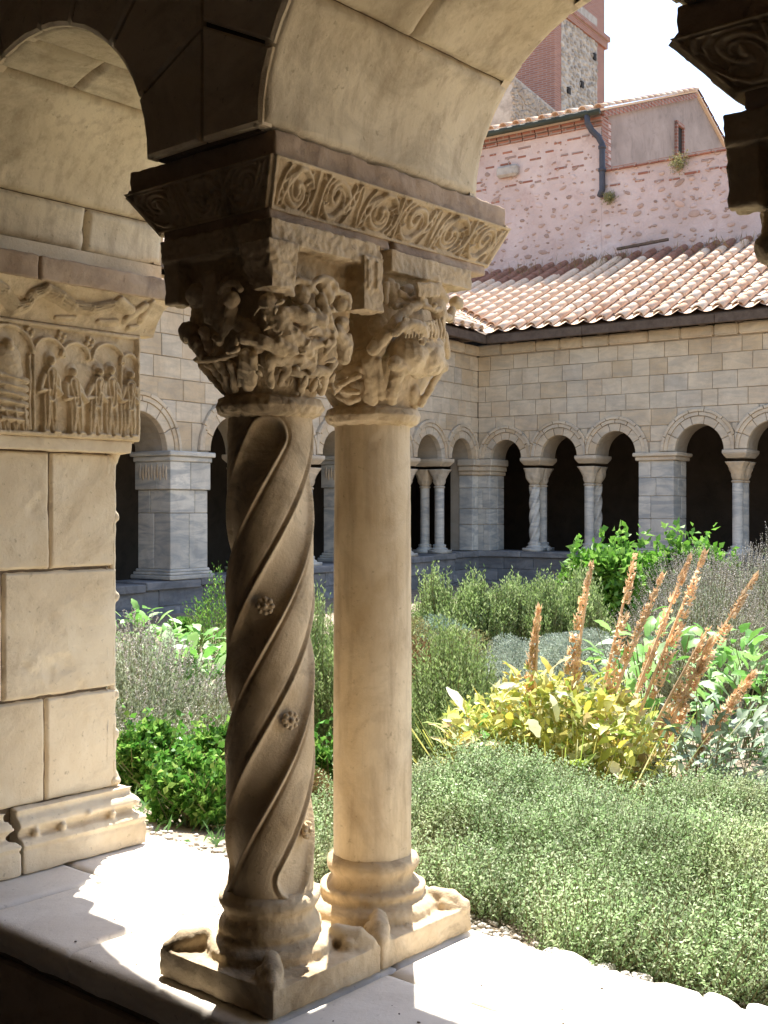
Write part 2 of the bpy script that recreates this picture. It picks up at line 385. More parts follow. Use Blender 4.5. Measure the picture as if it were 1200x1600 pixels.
def prism(poly, d0, d1, T, name, mat, parent, inset=.007, jit=0):
    """a stone: polygon in (s,z), front at d0 (arris softened), back at d1"""
    n = len(poly); cx = sum(p[0] for p in poly)/n; cz = sum(p[1] for p in poly)/n
    def sh(p, k):
        dx, dz = p[0]-cx, p[1]-cz; L = math.hypot(dx, dz)+1e-9; q = max(0, 1-k/L); return (cx+dx*q, cz+dz*q)
    tl = random.uniform(-1, 1)*jit; tm = random.uniform(-1, 1)*jit
    vs = [T(*(lambda q: (q[0], d0+tl*(q[0]-cx)+tm*(q[1]-cz), q[1]))(sh(p, inset*1.6))) for p in poly]
    vs += [T(p[0], d0+inset, p[1]) for p in poly]+[T(p[0], d1, p[1]) for p in poly]
    fs = [tuple(range(n))]
    for r in (0, 1): fs += [(r*n+i, (r+1)*n+i, (r+1)*n+(i+1) % n, r*n+(i+1) % n) for i in range(n)]
    return mesh(name, vs, fs, mat, parent)
def ashlar(arches, s0, s1, zs_list, Rout, T, mat, parent, proud=.02, wmin=.28, wmax=.62, kout=1.0, zbelow=None, d0=0, wrng=None):
    def g(s):
        m = -9
        for (c, r, k, zs) in arches:
            ro = r+Rout
            if abs(s-c) < ro: m = max(m, zs+math.sqrt(ro*ro-(s-c)**2)*(k if k < 1 else kout))
        return m
    rr = random.Random(7)
    for ci in range(len(zs_list)-1):
        z0, z1 = zs_list[ci], zs_list[ci+1]; s = s0-rr.uniform(0, .3)
        while s < s1:
            e = s+rr.uniform(wmin, wmax); a = max(s, s0); b = min(e, s1); s = e
            if b-a < .06: continue
            gap = .0042; a += gap; b -= gap
            n = max(2, int((b-a)/.03)+1); xs = [a+(b-a)*i/(n-1) for i in range(n)]
            run = []
            def flush(run):
                if len(run) < 2: return
                if run[-1][0]-run[0][0] < .04: return
                # thin the straight pieces
                bot = [run[0]]+[run[i] for i in range(1, len(run)-1) if run[i][1] > z0+gap+1e-4 or run[i-1][1] > z0+gap+1e-4 or run[i+1][1] > z0+gap+1e-4]+[run[-1]]
                j = rr.uniform(-.004, .006)
                poly = bot+[(run[-1][0], z1-gap), (run[0][0], z1-gap)]
                prism(poly, d0-j, d0+proud+.012, T, 'stone_block', mat, parent, .006, .02)
            for x in xs:
                zb = max(z0+gap, g(x)+.004)
                if zb < z1-gap-.03: run.append((x, zb))
                else: flush(run); run = []
            flush(run)
def ring(c, r0, r1, k, zs, n, d0, d1, T, name, mat, parent, clamp=(-99, 99), jitter=.12, steps=3):
    cuts = [0]+[ (i+random.uniform(-jitter, jitter))/n for i in range(1, n)]+[1]
    for i in range(n):
        a0 = cuts[i]*math.pi+.006/r1; a1 = cuts[i+1]*math.pi-.006/r1
        P = [(c-r1*math.cos(a0+(a1-a0)*j/steps), zs+(k*r0+(r1-r0))*math.sin(a0+(a1-a0)*j/steps)) for j in range(steps+1)]
        Q = [(c-r0*math.cos(a0+(a1-a0)*j/steps), zs+k*r0*math.sin(a0+(a1-a0)*j/steps)) for j in range(steps+1)]
        poly = Q+P[::-1]; poly = [(min(max(x, clamp[0]), clamp[1]), z) for x, z in poly]
        ar = abs(sum(poly[q][0]*poly[(q+1) % len(poly)][1]-poly[(q+1) % len(poly)][0]*poly[q][1] for q in range(len(poly))))/2
        if ar < .0015: continue
        prism(poly, d0-random.uniform(0, .004), d1, T, name, mat, parent, .006)

# ================================================================== GROUND AND GARDEN FLOOR
def gz(x, y):
    dx, dy = x-C0.x, y-C0.y; a = dx*A2.x+dy*A2.y
    t = min(1, max(0, (a-.75)/1.6)); t = t*t*(3-2*t)
    return -.10-.30*t+.012*mnoise.noise(Vector((x*1.7, y*1.7, 0)))
def ground():
    vs = []; bs = []
    al = [.60, .66, .72]+[.8+.12*i for i in range(16)]+[2.8+.4*i for i in range(8)]+[6.2+1.2*i for i in range(14)]+[26]
    bl = [-60, -20]+[-12+.25*i for i in range(84)]+[9.6, 14, 26]
    bl = sorted(set(bl))
    for a in al:
        for b in bl:
            p = NW(a, b, 0); vs.append((p.x, p.y, gz(p.x, p.y)))
    o = fast_mesh('garden_ground', np.array(vs), np.array(grid_faces(len(bl), len(al)))[:, ::-1], M['soil'], None, True)
    tag(o, 'dry pale garden soil between the herb beds', None, None, 'structure')
ground()
o = fast_mesh('terrain', np.array([(-900, -900, -.95), (900, -900, -.95), (900, 1500, -.95), (-900, 1500, -.95)]), np.array([(0, 1, 2, 3)]), M['soil'])
tag(o, 'flat dry land stretching to the horizon', None, None, 'structure')

# ================================================================== NEAR GALLERY (camera side)
gal = near_empty('gallery_wall', 'dim rear wall of the near cloister walk', 'wall')
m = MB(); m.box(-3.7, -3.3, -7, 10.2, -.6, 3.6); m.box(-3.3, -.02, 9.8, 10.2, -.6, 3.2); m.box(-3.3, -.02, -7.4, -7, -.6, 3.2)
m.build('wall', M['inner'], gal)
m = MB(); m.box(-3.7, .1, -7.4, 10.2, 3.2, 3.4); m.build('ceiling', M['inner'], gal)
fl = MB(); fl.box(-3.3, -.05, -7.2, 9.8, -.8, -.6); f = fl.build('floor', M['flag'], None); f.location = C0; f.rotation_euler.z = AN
tag(f, 'worn stone floor of the near cloister walk', None, None, 'structure')

TN = lambda s, d, z: (-.03+d, s, z)      # near wall: d = 0 gallery face, s = b
zs = 1.744; THK = .71
near_arches = [(.775, .415, .92, zs), (-.425, .425, .93, zs), (-1.625, .425, .93, zs), (-3.17, .425, .93, zs), (-4.37, .425, .93, zs), (2.36, .42, .93, zs), (3.56, .42, .93, zs), (4.76, .42, .93, zs), (6.3, .42, .93, zs), (7.5, .42, .93, zs), (8.7, .42, .93, zs)]
nw = near_empty('arcade_wall', 'shadowed near arcade wall with pale curved soffits above the carved imposts', 'wall')
core_wall('mortar_core', near_arches, -6.5, 9.6, 4.2, .02, THK-.02, lambda s: zs-.002, TN, M['joint'], nw, .022)
# soffit stones, each spanning part of the wall thickness
def soffit(c, r, k, cuts, seed):
    for i, (f0, f1, splits) in enumerate(cuts):
        for j in range(len(splits)-1):
            a0, a1 = splits[j]+.0012, splits[j+1]-.0012
            p0, p1 = f0*math.pi*r+.0012, f1*math.pi*r-.0012
            def mp(U, V, H, c=c, r=r, k=k):
                ph = V/r; rr = r-H
                return (U, c+rr*np.cos(ph), zs+(r*k-H)*np.sin(ph))
            panel('soffit_stone', a0, a1, p0, p1, .012, worn(a0, a1, p0, p1, .0035, .004, seed+i*7+j*3, .0025), mp, M['soffit'], nw, .025)
G0, G1 = -.03, .68
soffit(.775, .415, .92, [(0, .1, [G0, .4, G1]), (.1, .36, [G0, G1]), (.36, .47, [G0, .2, G1]), (.47, .66, [G0, G1]), (.66, .8, [G0, .47, G1]), (.8, 1, [G0, G1])], 3)
soffit(-.425, .425, .93, [(0, .215, [G0, G1]), (.215, .4, [G0, .32, G1]), (.4, .6, [G0, .5, G1]), (.6, .8, [G0, G1]), (.8, 1, [G0, .3, G1])], 40)
for c, r, k, _ in near_arches[2:5]+near_arches[5:]:
    soffit(c, r, k, [(i/5, (i+1)/5, [G0, G1]) for i in range(5)], 90)
# gallery face and garden face voussoirs and courses
TG = lambda s, d, z: (-.03+d, s, z)
TO = lambda s, d, z: (G1-d, s, z)
fs_ = sorted(near_arches[:3]+near_arches[5:6], key=lambda q: q[0])
for T_, in ((TG,), (TO,)):
    for c, r, k, z in fs_:
        left = [q for q in fs_ if q[0] < c]; right = [q for q in fs_ if q[0] > c]
        cl = ((left[-1][0]+left[-1][1]+c-r)/2+.004 if left else -99, (right[0][0]-right[0][1]+c+r)/2-.004 if right else 99)
        ring(c, r+.004, r+.26, k, z, 8, 0, .03, T_, 'voussoir', M['near'], nw, cl, .15, 3)
    ashlar(fs_, -2.6, 3.2, [1.75, 2.02, 2.3, 2.6, 2.9, 3.2], .26, T_, M['near'], nw, .02, .35, .7, .95)

# -- parapet under the arcade
pp = near_empty('parapet_wall', 'low near parapet topped with sun-bleached slabs', 'wall')
m = MB(); m.box(-.03, .66, -6.8, 9.6, -.62, -.075); m.build('mortar_core', M['joint'], pp)
m = MB(); m.box(-.02, .655, -6.8, 9.6, -.08, -.03); m.build('slab_bed', M['joint'], pp)
cuts = [-6.8, -5.4, -4.2, -3.0, -1.9, -.42+.40, .55, 1.05, 1.95, 3.2, 4.5, 5.9, 7.3, 9.6]
cuts = [-6.8, -5.4, -4.2, -3.0, -1.6, -.0, .62, 1.0, 1.95, 3.2, 4.5, 5.9, 7.3, 9.6]
def slab(a0, a1, b0, b1, seed):
    # edge: flat top with a rounded nosing towards the gallery
    def h(U, V):
        w = .004*fbm(U, V, 12, seed)
        d = np.minimum(np.minimum(U-a0, a1-U), np.minimum(V-b0, b1-V))+w
        e = np.clip(d/.006, 0, 1)
        return -.012*(1-e)**2+.0016*fbm(U, V, 5, seed+3)
    def mp(U, V, H):
        # wrap the first 8 cm round the nosing
        s = U-a0; rr = .022
        if a0 < 0:
            ang = np.clip((.05-s)/rr, 0, math.pi/2)
            X = np.where(s < .05, a0+.05-(rr+H)*np.sin(ang)-0*s, U)
            Z = np.where(s < .05, -rr+(rr+H)*np.cos(ang), H)
            ex = np.clip(.05-s-rr*math.pi/2, 0, 1)
            Z = Z-ex*3.0
            return X, V, Z
        return U, V, H
    panel('coping_slab', a0, a1, b0, b1, .014, h, mp, M['slab'], pp, .04)
for i in range(len(cuts)-1):
    b0, b1 = cuts[i]+.003, cuts[i+1]-.003
    sp = [.30, .34, .38][i % 3]
    slab(-.085, sp-.003, b0, b1, i*5); slab(sp+.003, .675+random.uniform(-.008, .01), b0, b1, i*5+2)
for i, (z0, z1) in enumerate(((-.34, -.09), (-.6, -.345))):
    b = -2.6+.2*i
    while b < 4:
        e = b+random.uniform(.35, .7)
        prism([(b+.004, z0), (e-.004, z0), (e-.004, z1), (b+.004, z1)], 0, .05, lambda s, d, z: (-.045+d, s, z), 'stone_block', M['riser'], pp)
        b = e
# -- rubble edging on the garden side
peb = []
icos = bmesh.new(); bmesh.ops.create_icosphere(icos, subdivisions=2, radius=1)
IV = np.array([v.co[:] for v in icos.verts]); IF = np.array([[v.index for v in f.verts] for f in icos.faces]); icos.free()
def rock_mesh(seed, jag=.22):
    V = IV.copy()
    for i in range(len(V)):
        p = Vector(V[i]); V[i] = p*(1+jag*mnoise.noise(p*1.3+Vector((seed*7, 0, 0)))+jag*.5*mnoise.noise(p*3+Vector((0, seed*5, 0))))
    return V
ROCKS = [rock_mesh(i) for i in range(8)]
def rock_objs(n_mesh, mat, name):
    out = []
    for i in range(n_mesh):
        me = bpy.data.meshes.new(name); me.from_pydata([tuple(v) for v in ROCKS[i]], [], [tuple(int(k) for k in f) for f in IF])
        me.polygons.foreach_set('use_smooth', [True]*len(me.polygons)); me.materials.append(mat); out.append(me)
    return out
edge = near_empty('rubble_edging', 'rough line of pale flat stones bedded along the garden side of the parapet', 'edging')
RM = rock_objs(8, M['pebble'], 'edging_stone')
b = -2.2
while b < 2.6:
    for row in range(3):
        L = random.uniform(.03, .085) if row == 0 else random.uniform(.015, .04)
        a = [.715, .765, .81][row]+random.uniform(-.02, .025)
        o = link('edging_stone', random.choice(RM), edge)
        o.location = (a, b+random.uniform(-.03, .03), [-.042, -.06, -.085][row]+random.uniform(-.01, .005)); o.scale = (random.uniform(.015, .036), L, random.uniform(.01, .018)); o.rotation_euler = (random.uniform(-.1, .1), random.uniform(-.2, .2), random.uniform(-.5, .5))
    b += .062
# loose gravel as one mass
def scatter_rocks(name, pts, sizes, mat, label):
    V = []; F = []; n = 0
    for (p, s) in zip(pts, sizes):
        Rk = ROCKS[random.randrange(8)][:12] if False else None
        a = random.random()*6.28; c, q = math.cos(a), math.sin(a)
        base = OCT*np.array([s*random.uniform(.8, 1.4), s*random.uniform(.7, 1.1), s*random.uniform(.4, .7)])
        base = base*rng.uniform(.75, 1.2, (len(OCT), 1))
        x = base[:, 0]*c-base[:, 1]*q; y = base[:, 0]*q+base[:, 1]*c
        V.append(np.stack([x+p[0], y+p[1], base[:, 2]+p[2]], 1)); F.append(OF+n); n += len(OCT)
    o = fast_mesh(name, np.vstack(V), np.vstack(F), mat, None, True); return tag(o, label, None, None, 'stuff')
ic = bmesh.new(); bmesh.ops.create_icosphere(ic, subdivisions=1, radius=1); OCT = np.array([v.co[:] for v in ic.verts]); OF = np.array([[v.index for v in f.verts] for f in ic.faces]); ic.free()
pts = []; sz = []
for i in range(5200):
    b_ = random.uniform(-2.5, 2.6); a_ = .70+abs(random.gauss(0, .13)); p = NW(a_, b_, 0)
    pts.append((p.x, p.y, max(gz(p.x, p.y), -.16)+.004+(.04 if a_ < .8 else 0)*random.random())); sz.append(random.uniform(.004, .013))
scatter_rocks('gravel', pts, sz, M['pebble'], 'pale gravel and chips spilling from the parapet edge into the beds')

pts = []; sz = []
for i in range(75):
    a_, b_ = random.uniform(-.05, .66), random.uniform(-.7, 1.1)
    if -.03 < b_ < .38: continue
    p = NW(a_, b_, 0); pts.append((p.x, p.y, .001)); sz.append(random.uniform(.0012, .0035))
scatter_rocks('grit', pts, sz, M['joint'], 'crumbs of grit lying on the parapet slabs')
# ------------------------------------------------------------------ near twin columns
def limb(m, pts, rs): 
    m.tube(pts, rs, 10)
    for p, r in zip(pts, rs): m.ell(p, (r, r, r), None, 10, 7)
def pad(U, V, cu, cv, r, h):
    return h*np.exp(-((U-cu)**2+(V-cv)**2)/(r*r))
def base_set(parent, a0, a1, b0, b1, ca, cb, bt, claws, mat, seed):
    """plinth with spur claws and a moulded round base"""
    m = MB(); m.box(a0, a1, b0, b1, 0.002, .06)
    for (ka, kb) in claws:
        da, db = ca-ka, cb-kb; L = math.hypot(da, db); da /= L; db /= L
        limb(m, [Vector((ka+da*.022, kb+db*.022, .062)), Vector((ka+da*.05, kb+db*.05, .075)), Vector((ka+da*.095, kb+db*.095, .088))], [.017, .024, .018]); limb(m, [Vector((ka+da*.02-db*.012, kb+db*.02+da*.012, .058)), Vector((ka+da*.07-db*.02, kb+db*.07+da*.02, .07))], [.01, .016])
    md = bt-.026
    pr = [(.05, .03), (bt-.003, .055), (bt, .068), (bt-.002, .08), (bt-.012, .091), (md-.002, .096), (md-.005, .103), (md, .111), (md-.003, .12), (.106, .126), (.098, .136), (.0985, .15), (.107, .159), (.111, .169), (.107, .181), (.098, .188), (.09, .192), (.05, .192)]
    m.lathe(pr, ca, cb, 56)
    o = sculpt(m, 'base', mat, parent, .0042, 1, .0035, 22, .0016, 70, seed)
    return o
def shaft(parent, ca, cb, z0, z1, r0, r1, mat, fun, name='shaft', nu=220, nv=360):
    th = np.linspace(0, 2*math.pi, nu, endpoint=False); zz = np.linspace(z0, z1, nv)
    TH_, ZZ = np.meshgrid(th, zz); t = (ZZ-z0)/(z1-z0); Rr = r0+(r1-r0)*t+.002*np.sin(t*math.pi)
    Rr = Rr+fun(TH_, ZZ)
    V = np.stack([(ca+Rr*np.cos(TH_)).ravel(), (cb+Rr*np.sin(TH_)).ravel(), ZZ.ravel()], 1)
    return fast_mesh(name, V, np.array(grid_faces(nu, nv, True)), mat, parent, True)
def cyl_noise(TH_, ZZ, s, seed):
    return .5*(vnoise(np.cos(TH_)*.09, ZZ+.09*np.sin(TH_), s, seed)+vnoise(np.sin(TH_)*.09+3, ZZ*1.1-.09*np.cos(TH_), s, seed+1))
PITCH = 1.04; RSH = .092; NG = 3; PH0 = 0.0
def twist(TH_, ZZ):
    # unrolled distance to the nearest helical groove
    best = np.full_like(TH_, 9.); bz = np.zeros_like(TH_)
    lo, hi = .225, 1.155
    ct, st = (2*math.pi*RSH), PITCH
    L = math.hypot(ct, st); ux, uz = ct/L, st/L                 # direction along groove (theta grows with z)
    for g in range(NG):
        th0 = PH0+g*2*math.pi/NG
        for wr in (-2, -1, 0, 1, 2):
            # centre line starts at (th0, lo)
            X = (TH_-th0+wr*2*math.pi)*RSH; Z = ZZ-lo
            s = X*ux+Z*uz; sm = (hi-lo)/uz; sc_ = np.clip(s, 0, sm)
            d = np.hypot(X-sc_*ux, Z-sc_*uz)
            best = np.minimum(best, d)
    hw = .0375
    h = np.where(best < hw, -.0185*np.sqrt(np.clip(1-(best/hw)**2, 0, 1))**.8, 0)
    h = h+.0045*np.exp(-((best-hw-.0035)/.0032)**2)-.0045*np.exp(-((best-hw-.0115)/.0028)**2)
    h = h+.002*np.clip((best-.045)/.02, 0, 1)
    return h+.0014*cyl_noise(TH_, ZZ, 18, 3)+.0007*cyl_noise(TH_, ZZ, 60, 5)
CA1, CA2, CB = .165, .50, .18
PH0 = math.radians(-133.7)-.12-(.80-.225)/PITCH*2*math.pi
tc = near_empty('stone_column', 'twisted stone column with spiral grooves, rosettes and a capital crowded with figures', 'column', 'twin columns of the near arcade')
shaft(tc, CA1, CB, .185, 1.205, .092, .089, M['carved'], twist)
# rosettes sitting in the grooves facing the viewer
def rosette(th, z, parent):
    m = MB(); n = 8; r = RSH-.012
    c = Vector((CA1+r*math.cos(th), CB+r*math.sin(th), z)); nn = Vector((math.cos(th), math.sin(th), 0)); tt = Vector((-math.sin(th), math.cos(th), 0)); up = Vector((0, 0, 1))
    rot = Matrix((nn, tt, up)).transposed()
    m.ell(c+nn*.004, (.008, .018, .018), rot, 20, 10); m.ell(c+nn*.013, (.006, .006, .006), rot)
    for k in range(n):
        a = 2*math.pi*k/n; m.ell(c+nn*.006+tt*.0145*math.cos(a)+up*.0145*math.sin(a), (.007, .0058, .0058), rot, 8, 6)
    m.build('rosette', M['carved'], parent, True)
def groove_th(g, z): return PH0+g*2*math.pi/NG+(z-.225)/PITCH*2*math.pi
view = math.radians(-133.7)
def ang(x): return (x+math.pi) % (2*math.pi)-math.pi
for k in range(-1, 3):
    for w_ in (-1, 0):
        z = .80-.2415*k+w_*.7245+(.36 if w_ else 0)*0
        if .28 < z < .95 and w_ == 0: rosette(groove_th(k % 3 if k >= 0 else 2, z), z, tc)
claws = [(0, 0), (0, .35), (.322, 0), (.322, .35)]
base_set(tc, 0, .322, 0, .35, CA1, CB, .138, claws, M['carved'], 1)

# -- sculpted capitals
def rotz(a): return Matrix.Rotation(a, 3, 'Z')
def cap_core(m, ca, cb, z0, z1, r0, hx, hy):
    n = 40; vs = []
    rows = 10
    for j in range(rows+1):
        t = j/rows; k = min(1, t*2.1)**.85
        for i in range(n):
            a = 2*math.pi*i/n; c, s = math.cos(a), math.sin(a)
            q = max(abs(c)/hx, abs(s)/hy); sx, sy = c/q, s/q
            rx = r0*c*(1-k)+sx*k; ry = r0*s*(1-k)+sy*k
            vs.append((ca+rx, cb+ry, z0+(z1-z0)*t))
    m.add(vs, grid_faces(n, rows+1, True)+[tuple(range(n))[::-1], tuple(range(n*rows, n*rows+n))])
def figure(m, o, tx, nrm, h, lean=0, arm=1, seed=0):
    """small robed figure standing at o, tx = sideways, nrm = outward"""
    up = (Vector((0, 0, 1))+nrm*.3).normalized(); P = lambda x, y, z: o+tx*(x*h)+nrm*(y*h)+up*(z*h)
    rr = random.Random(seed)
    m.ell(P(lean, .05, .88), (.085*h, .085*h, .10*h)); m.ell(P(lean, -.01, .9), (.12*h, .12*h, .12*h))
    limb(m, [P(lean, .02, .72), P(lean*.6, .04, .5), P(0, .03, .34)], [.13*h, .12*h, .13*h])
    for sx in (-1, 1):
        limb(m, [P(sx*.08, .03, .36), P(sx*.12+lean*.3, .12, .18), P(sx*.11, .04, .0)], [.085*h, .065*h, .05*h])
        limb(m, [P(lean+sx*.14, .03, .72), P(lean+sx*(.2+.06*rr.random()), .12, .55), P(lean*.5+sx*(.02+.2*rr.random())*arm, .2, .5+.2*rr.random())], [.055*h, .045*h, .04*h])
        m.ell(P(sx*.11, .1, .0), (.05*h, .05*h, .03*h))
def beast(m, o, tx, nrm, L, seed=0):
    up = Vector((0, 0, 1)); P = lambda x, y, z: o+tx*(x*L)+nrm*(y*L)+up*(z*L)
    limb(m, [P(-.4, .0, .45), P(-.1, .08, .52), P(.2, .08, .5), P(.38, .1, .62)], [.15*L, .17*L, .16*L, .11*L])
    m.ell(P(.46, .16, .72), (.11*L, .11*L, .1*L)); limb(m, [P(.48, .2, .7), P(.56, .26, .63)], [.07*L, .045*L])
    for x in (-.38, -.28, .2, .32):
        limb(m, [P(x, .08, .4), P(x+.05, .13, .22), P(x-.02, .1, .02)], [.075*L, .055*L, .04*L])
    limb(m, [P(-.45, .05, .5), P(-.55, .12, .7), P(-.42, .14, .82)], [.04*L, .035*L, .04*L])
Z0C, Z1C = 1.235, 1.565
def astragal(m, ca, cb, r): m.lathe([(.06, 1.19), (r*.9, 1.195), (r+.012, 1.205), (r+.02, 1.22), (r+.012, 1.236), (r*.92, 1.243), (.06, 1.245)], ca, cb, 48)
X, Y, Zv = Vector((1, 0, 0)), Vector((0, 1, 0)), Vector((0, 0, 1))
# capitals are laid out on a rounded-square bell measured from the photograph
def bell(cx, cy, ox, oy, sc_):
    """maps a point of a measured sketch of the side that faces the walk on to the bell, in the arcade frame"""
    cw = NW(cx, cy, 0)
    def f(u, v, out=0.):
        px, py = ox+u/sc_, oy+v/sc_; Yq = cw.y-.12
        for _ in range(3):
            z = 1-(py-797)/1830*Yq; x = (px-600)/1830*Yq-cw.x
            D = float(np.interp(z, [1.245, 1.32, 1.40, 1.6], [.112, .172, .19, .198])); q = min(.999, abs(x)/D)
            Yq = cw.y-D*(1-q**1.35)**(1/1.35)
        P = Vector((cw.x+x, Yq-out, z))-C0; return Vector((P.dot(A2), P.dot(B2), P.z))
    def r(k): return 1.02*k/sc_/1830*(cw.y-.12)+.0012
    return f, r
def sketch(m, f, r, items):
    for it in items:
        pts, rad, out = it; rad = rad if isinstance(rad, (list, tuple)) else [rad]*len(pts)
        if len(pts) == 1: out *= 1.9; k = r(rad[0]); m.ell(f(*pts[0], out), (k, k, k), None, 14, 9)
        else: limb(m, [f(u, v, out*1.9) for u, v in pts], [r(q) for q in rad])
def arcpts(cx, cy, rad, a0, a1, n=7): return [(cx+rad*math.cos(math.radians(a0+(a1-a0)*k/(n-1))), cy-rad*math.sin(math.radians(a0+(a1-a0)*k/(n-1)))) for k in range(n)]
m = MB(); cap_core(m, CA1, CB, 1.24, 1.54, .094, .122, .134); astragal(m, CA1, CB, .098)
fc = lambda u, z, out=0: Vector((CA1+u, CB+.09+min(.06, (z-1.24)*.5)+out, z))
f1, r1 = bell(CA1, CB, 270, 370, 4.138)
sketch(m, f1, r1, [
 ([(110, 620)], 72, .0), ([(150, 690), (200, 760)], [45, 35], .005), ([(160, 380)], 75, .0), ([(250, 280), (250, 520)], [58, 50], .0), ([(330, 330), (300, 560)], [40, 50], -.005),
 ([(395, 430)], 46, .022), (arcpts(385, 380, 70, 20, 170), 17, .012), ([(385, 480), (370, 580), (315, 685)], [36, 34, 22], .014), ([(315, 685), (285, 670)], [20, 14], .02),
 ([(430, 560), (520, 620), (560, 700)], [45, 60, 50], .0), ([(470, 660), (600, 700), (720, 745)], [36, 42, 36], .018), ([(430, 670), (380, 750)], [24, 26], .02), ([(395, 760), (440, 745)], [16, 14], .024),
 ([(620, 430), (640, 560), (680, 660)], [55, 66, 66], .004), ([(700, 520), (740, 640), (760, 730)], [50, 58, 48], .014),
 ([(170, 700), (160, 740)], [26, 20], .012), ([(210, 620), (240, 720)], [34, 30], .006),
 ([(145, 805), (300, 800), (490, 745)], 13, .012), ([(190, 830), (270, 930), (330, 1000)], [22, 24, 16], .004), ([(235, 825), (330, 930), (370, 1000)], [24, 26, 18], .006), ([(300, 825), (350, 900), (360, 990)], [24, 28, 20], .006),
 ([(380, 830), (400, 900), (410, 985)], [24, 26, 20], .008), ([(490, 790), (495, 870), (500, 960)], [50, 52, 44], .008), ([(530, 780), (525, 950)], [30, 26], .014), ([(455, 840), (440, 960)], 16, .014),
 (arcpts(830, 390, 95, 15, 175), 19, .012), (arcpts(975, 370, 85, 0, 165), 19, .014), (arcpts(1070, 440, 72, -20, 150), 19, .012), ([(830, 380)], 62, .004), ([(970, 330), (1000, 400)], [52, 44], .006), ([(1080, 430)], 46, .0),
 ([(960, 420), (980, 500)], [40, 44], .012), ([(735, 505), (850, 530), (960, 560)], [38, 55, 50], .016), ([(870, 520)], 58, .02), ([(860, 610), (990, 630)], [36, 34], .016), ([(1000, 560), (1030, 640)], [44, 36], .012),
 ([(790, 640), (850, 700), (890, 760)], [46, 46, 36], .016), ([(900, 715), (980, 700), (1035, 700)], [30, 26, 24], .02), ([(1035, 700), (990, 775)], [22, 18], .022), ([(920, 760), (905, 850)], [28, 26], .016),
 ([(1070, 620), (1110, 700), (1110, 790)], [46, 46, 40], .006), ([(1135, 650), (1142, 750)], [20, 18], .01), ([(1090, 560)], 40, .0),
 ([(650, 800), (740, 800), (830, 780)], [42, 46, 34], .012), ([(640, 830), (640, 890), (642, 965)], [28, 22, 22], .012), ([(745, 850), (735, 890), (705, 950)], [26, 20, 18], .014), ([(700, 955), (740, 960)], 16, .012), ([(830, 790), (880, 830)], [36, 30], .016), ([(850, 900), (835, 1000)], [30, 24], .008),
 ([(780, 880), (860, 900)], [24, 22], .012), ([(900, 880), (1000, 870), (1040, 820)], [36, 36, 30], .012), ([(985, 890), (960, 1000)], [30, 26], .008), ([(1030, 900), (1010, 960)], [26, 22], .004), ([(930, 940), (900, 990)], [22, 24], .008), ([(700, 700), (790, 760)], [30, 26], .022), ([(880, 830), (840, 850)], 20, .02)])
figure(m, fc(.03, 1.32, -.03), X, Y, .17, .1, 1, 9); beast(m, fc(.06, 1.29, -.03), X, Y, .13, 4)
random.seed(3)
for i in range(45):                                                          # chisel ridges, hair and drapery ends
    u, v = random.uniform(560, 1100), random.uniform(440, 980); a_ = random.uniform(0, 3.14); L = random.uniform(25, 60)
    sketch(m, f1, r1, [([(u, v), (u+L*math.cos(a_), v+L*math.sin(a_))], [random.uniform(5, 12), 4], random.uniform(.008, .036))])
for (cx_, cy_) in ((-.162, .158), (.152, .158), (-.168, -.182), (.152, -.182)): m.box(CA1+min(cx_, cx_*.7), CA1+max(cx_, cx_*.7), CB+min(cy_, cy_*.7), CB+max(cy_, cy_*.7), 1.437, 1.535)
# trefoil canopy: little arches and blocks under the abacus
m.box(CA1-.170, CA1+.16, CB-.18, CB+.160, 1.525, 1.572)
m.box(CA1+.095, CA1+.156, CB-.188, CB-.13, 1.425, 1.54)                       # little tower on the right corner
m.box(CA1+.102, CA1+.112, CB-.193, CB-.14, 1.47, 1.53); m.box(CA1+.13, CA1+.14, CB-.193, CB-.14, 1.47, 1.53)
v8 = [Vector(v) for v in [(-.185, -.19, 1.53), (-.10, -.19, 1.53), (-.185, -.10, 1.53), (-.10, -.10, 1.53), (-.160, -.166, 1.43), (-.105, -.178, 1.425), (-.165, -.11, 1.45), (-.09, -.09, 1.45)]]
v8 = [Vector((CA1+v.x, CB+v.y, v.z)) for v in v8]; m.add(v8, [(0, 1, 3, 2), (4, 6, 7, 5), (0, 4, 5, 1), (2, 3, 7, 6), (0, 2, 6, 4), (1, 5, 7, 3)])
sculpt(m, 'capital', M['carved'], tc, .0026, 1, .0035, 30, .0028, 85, 2)

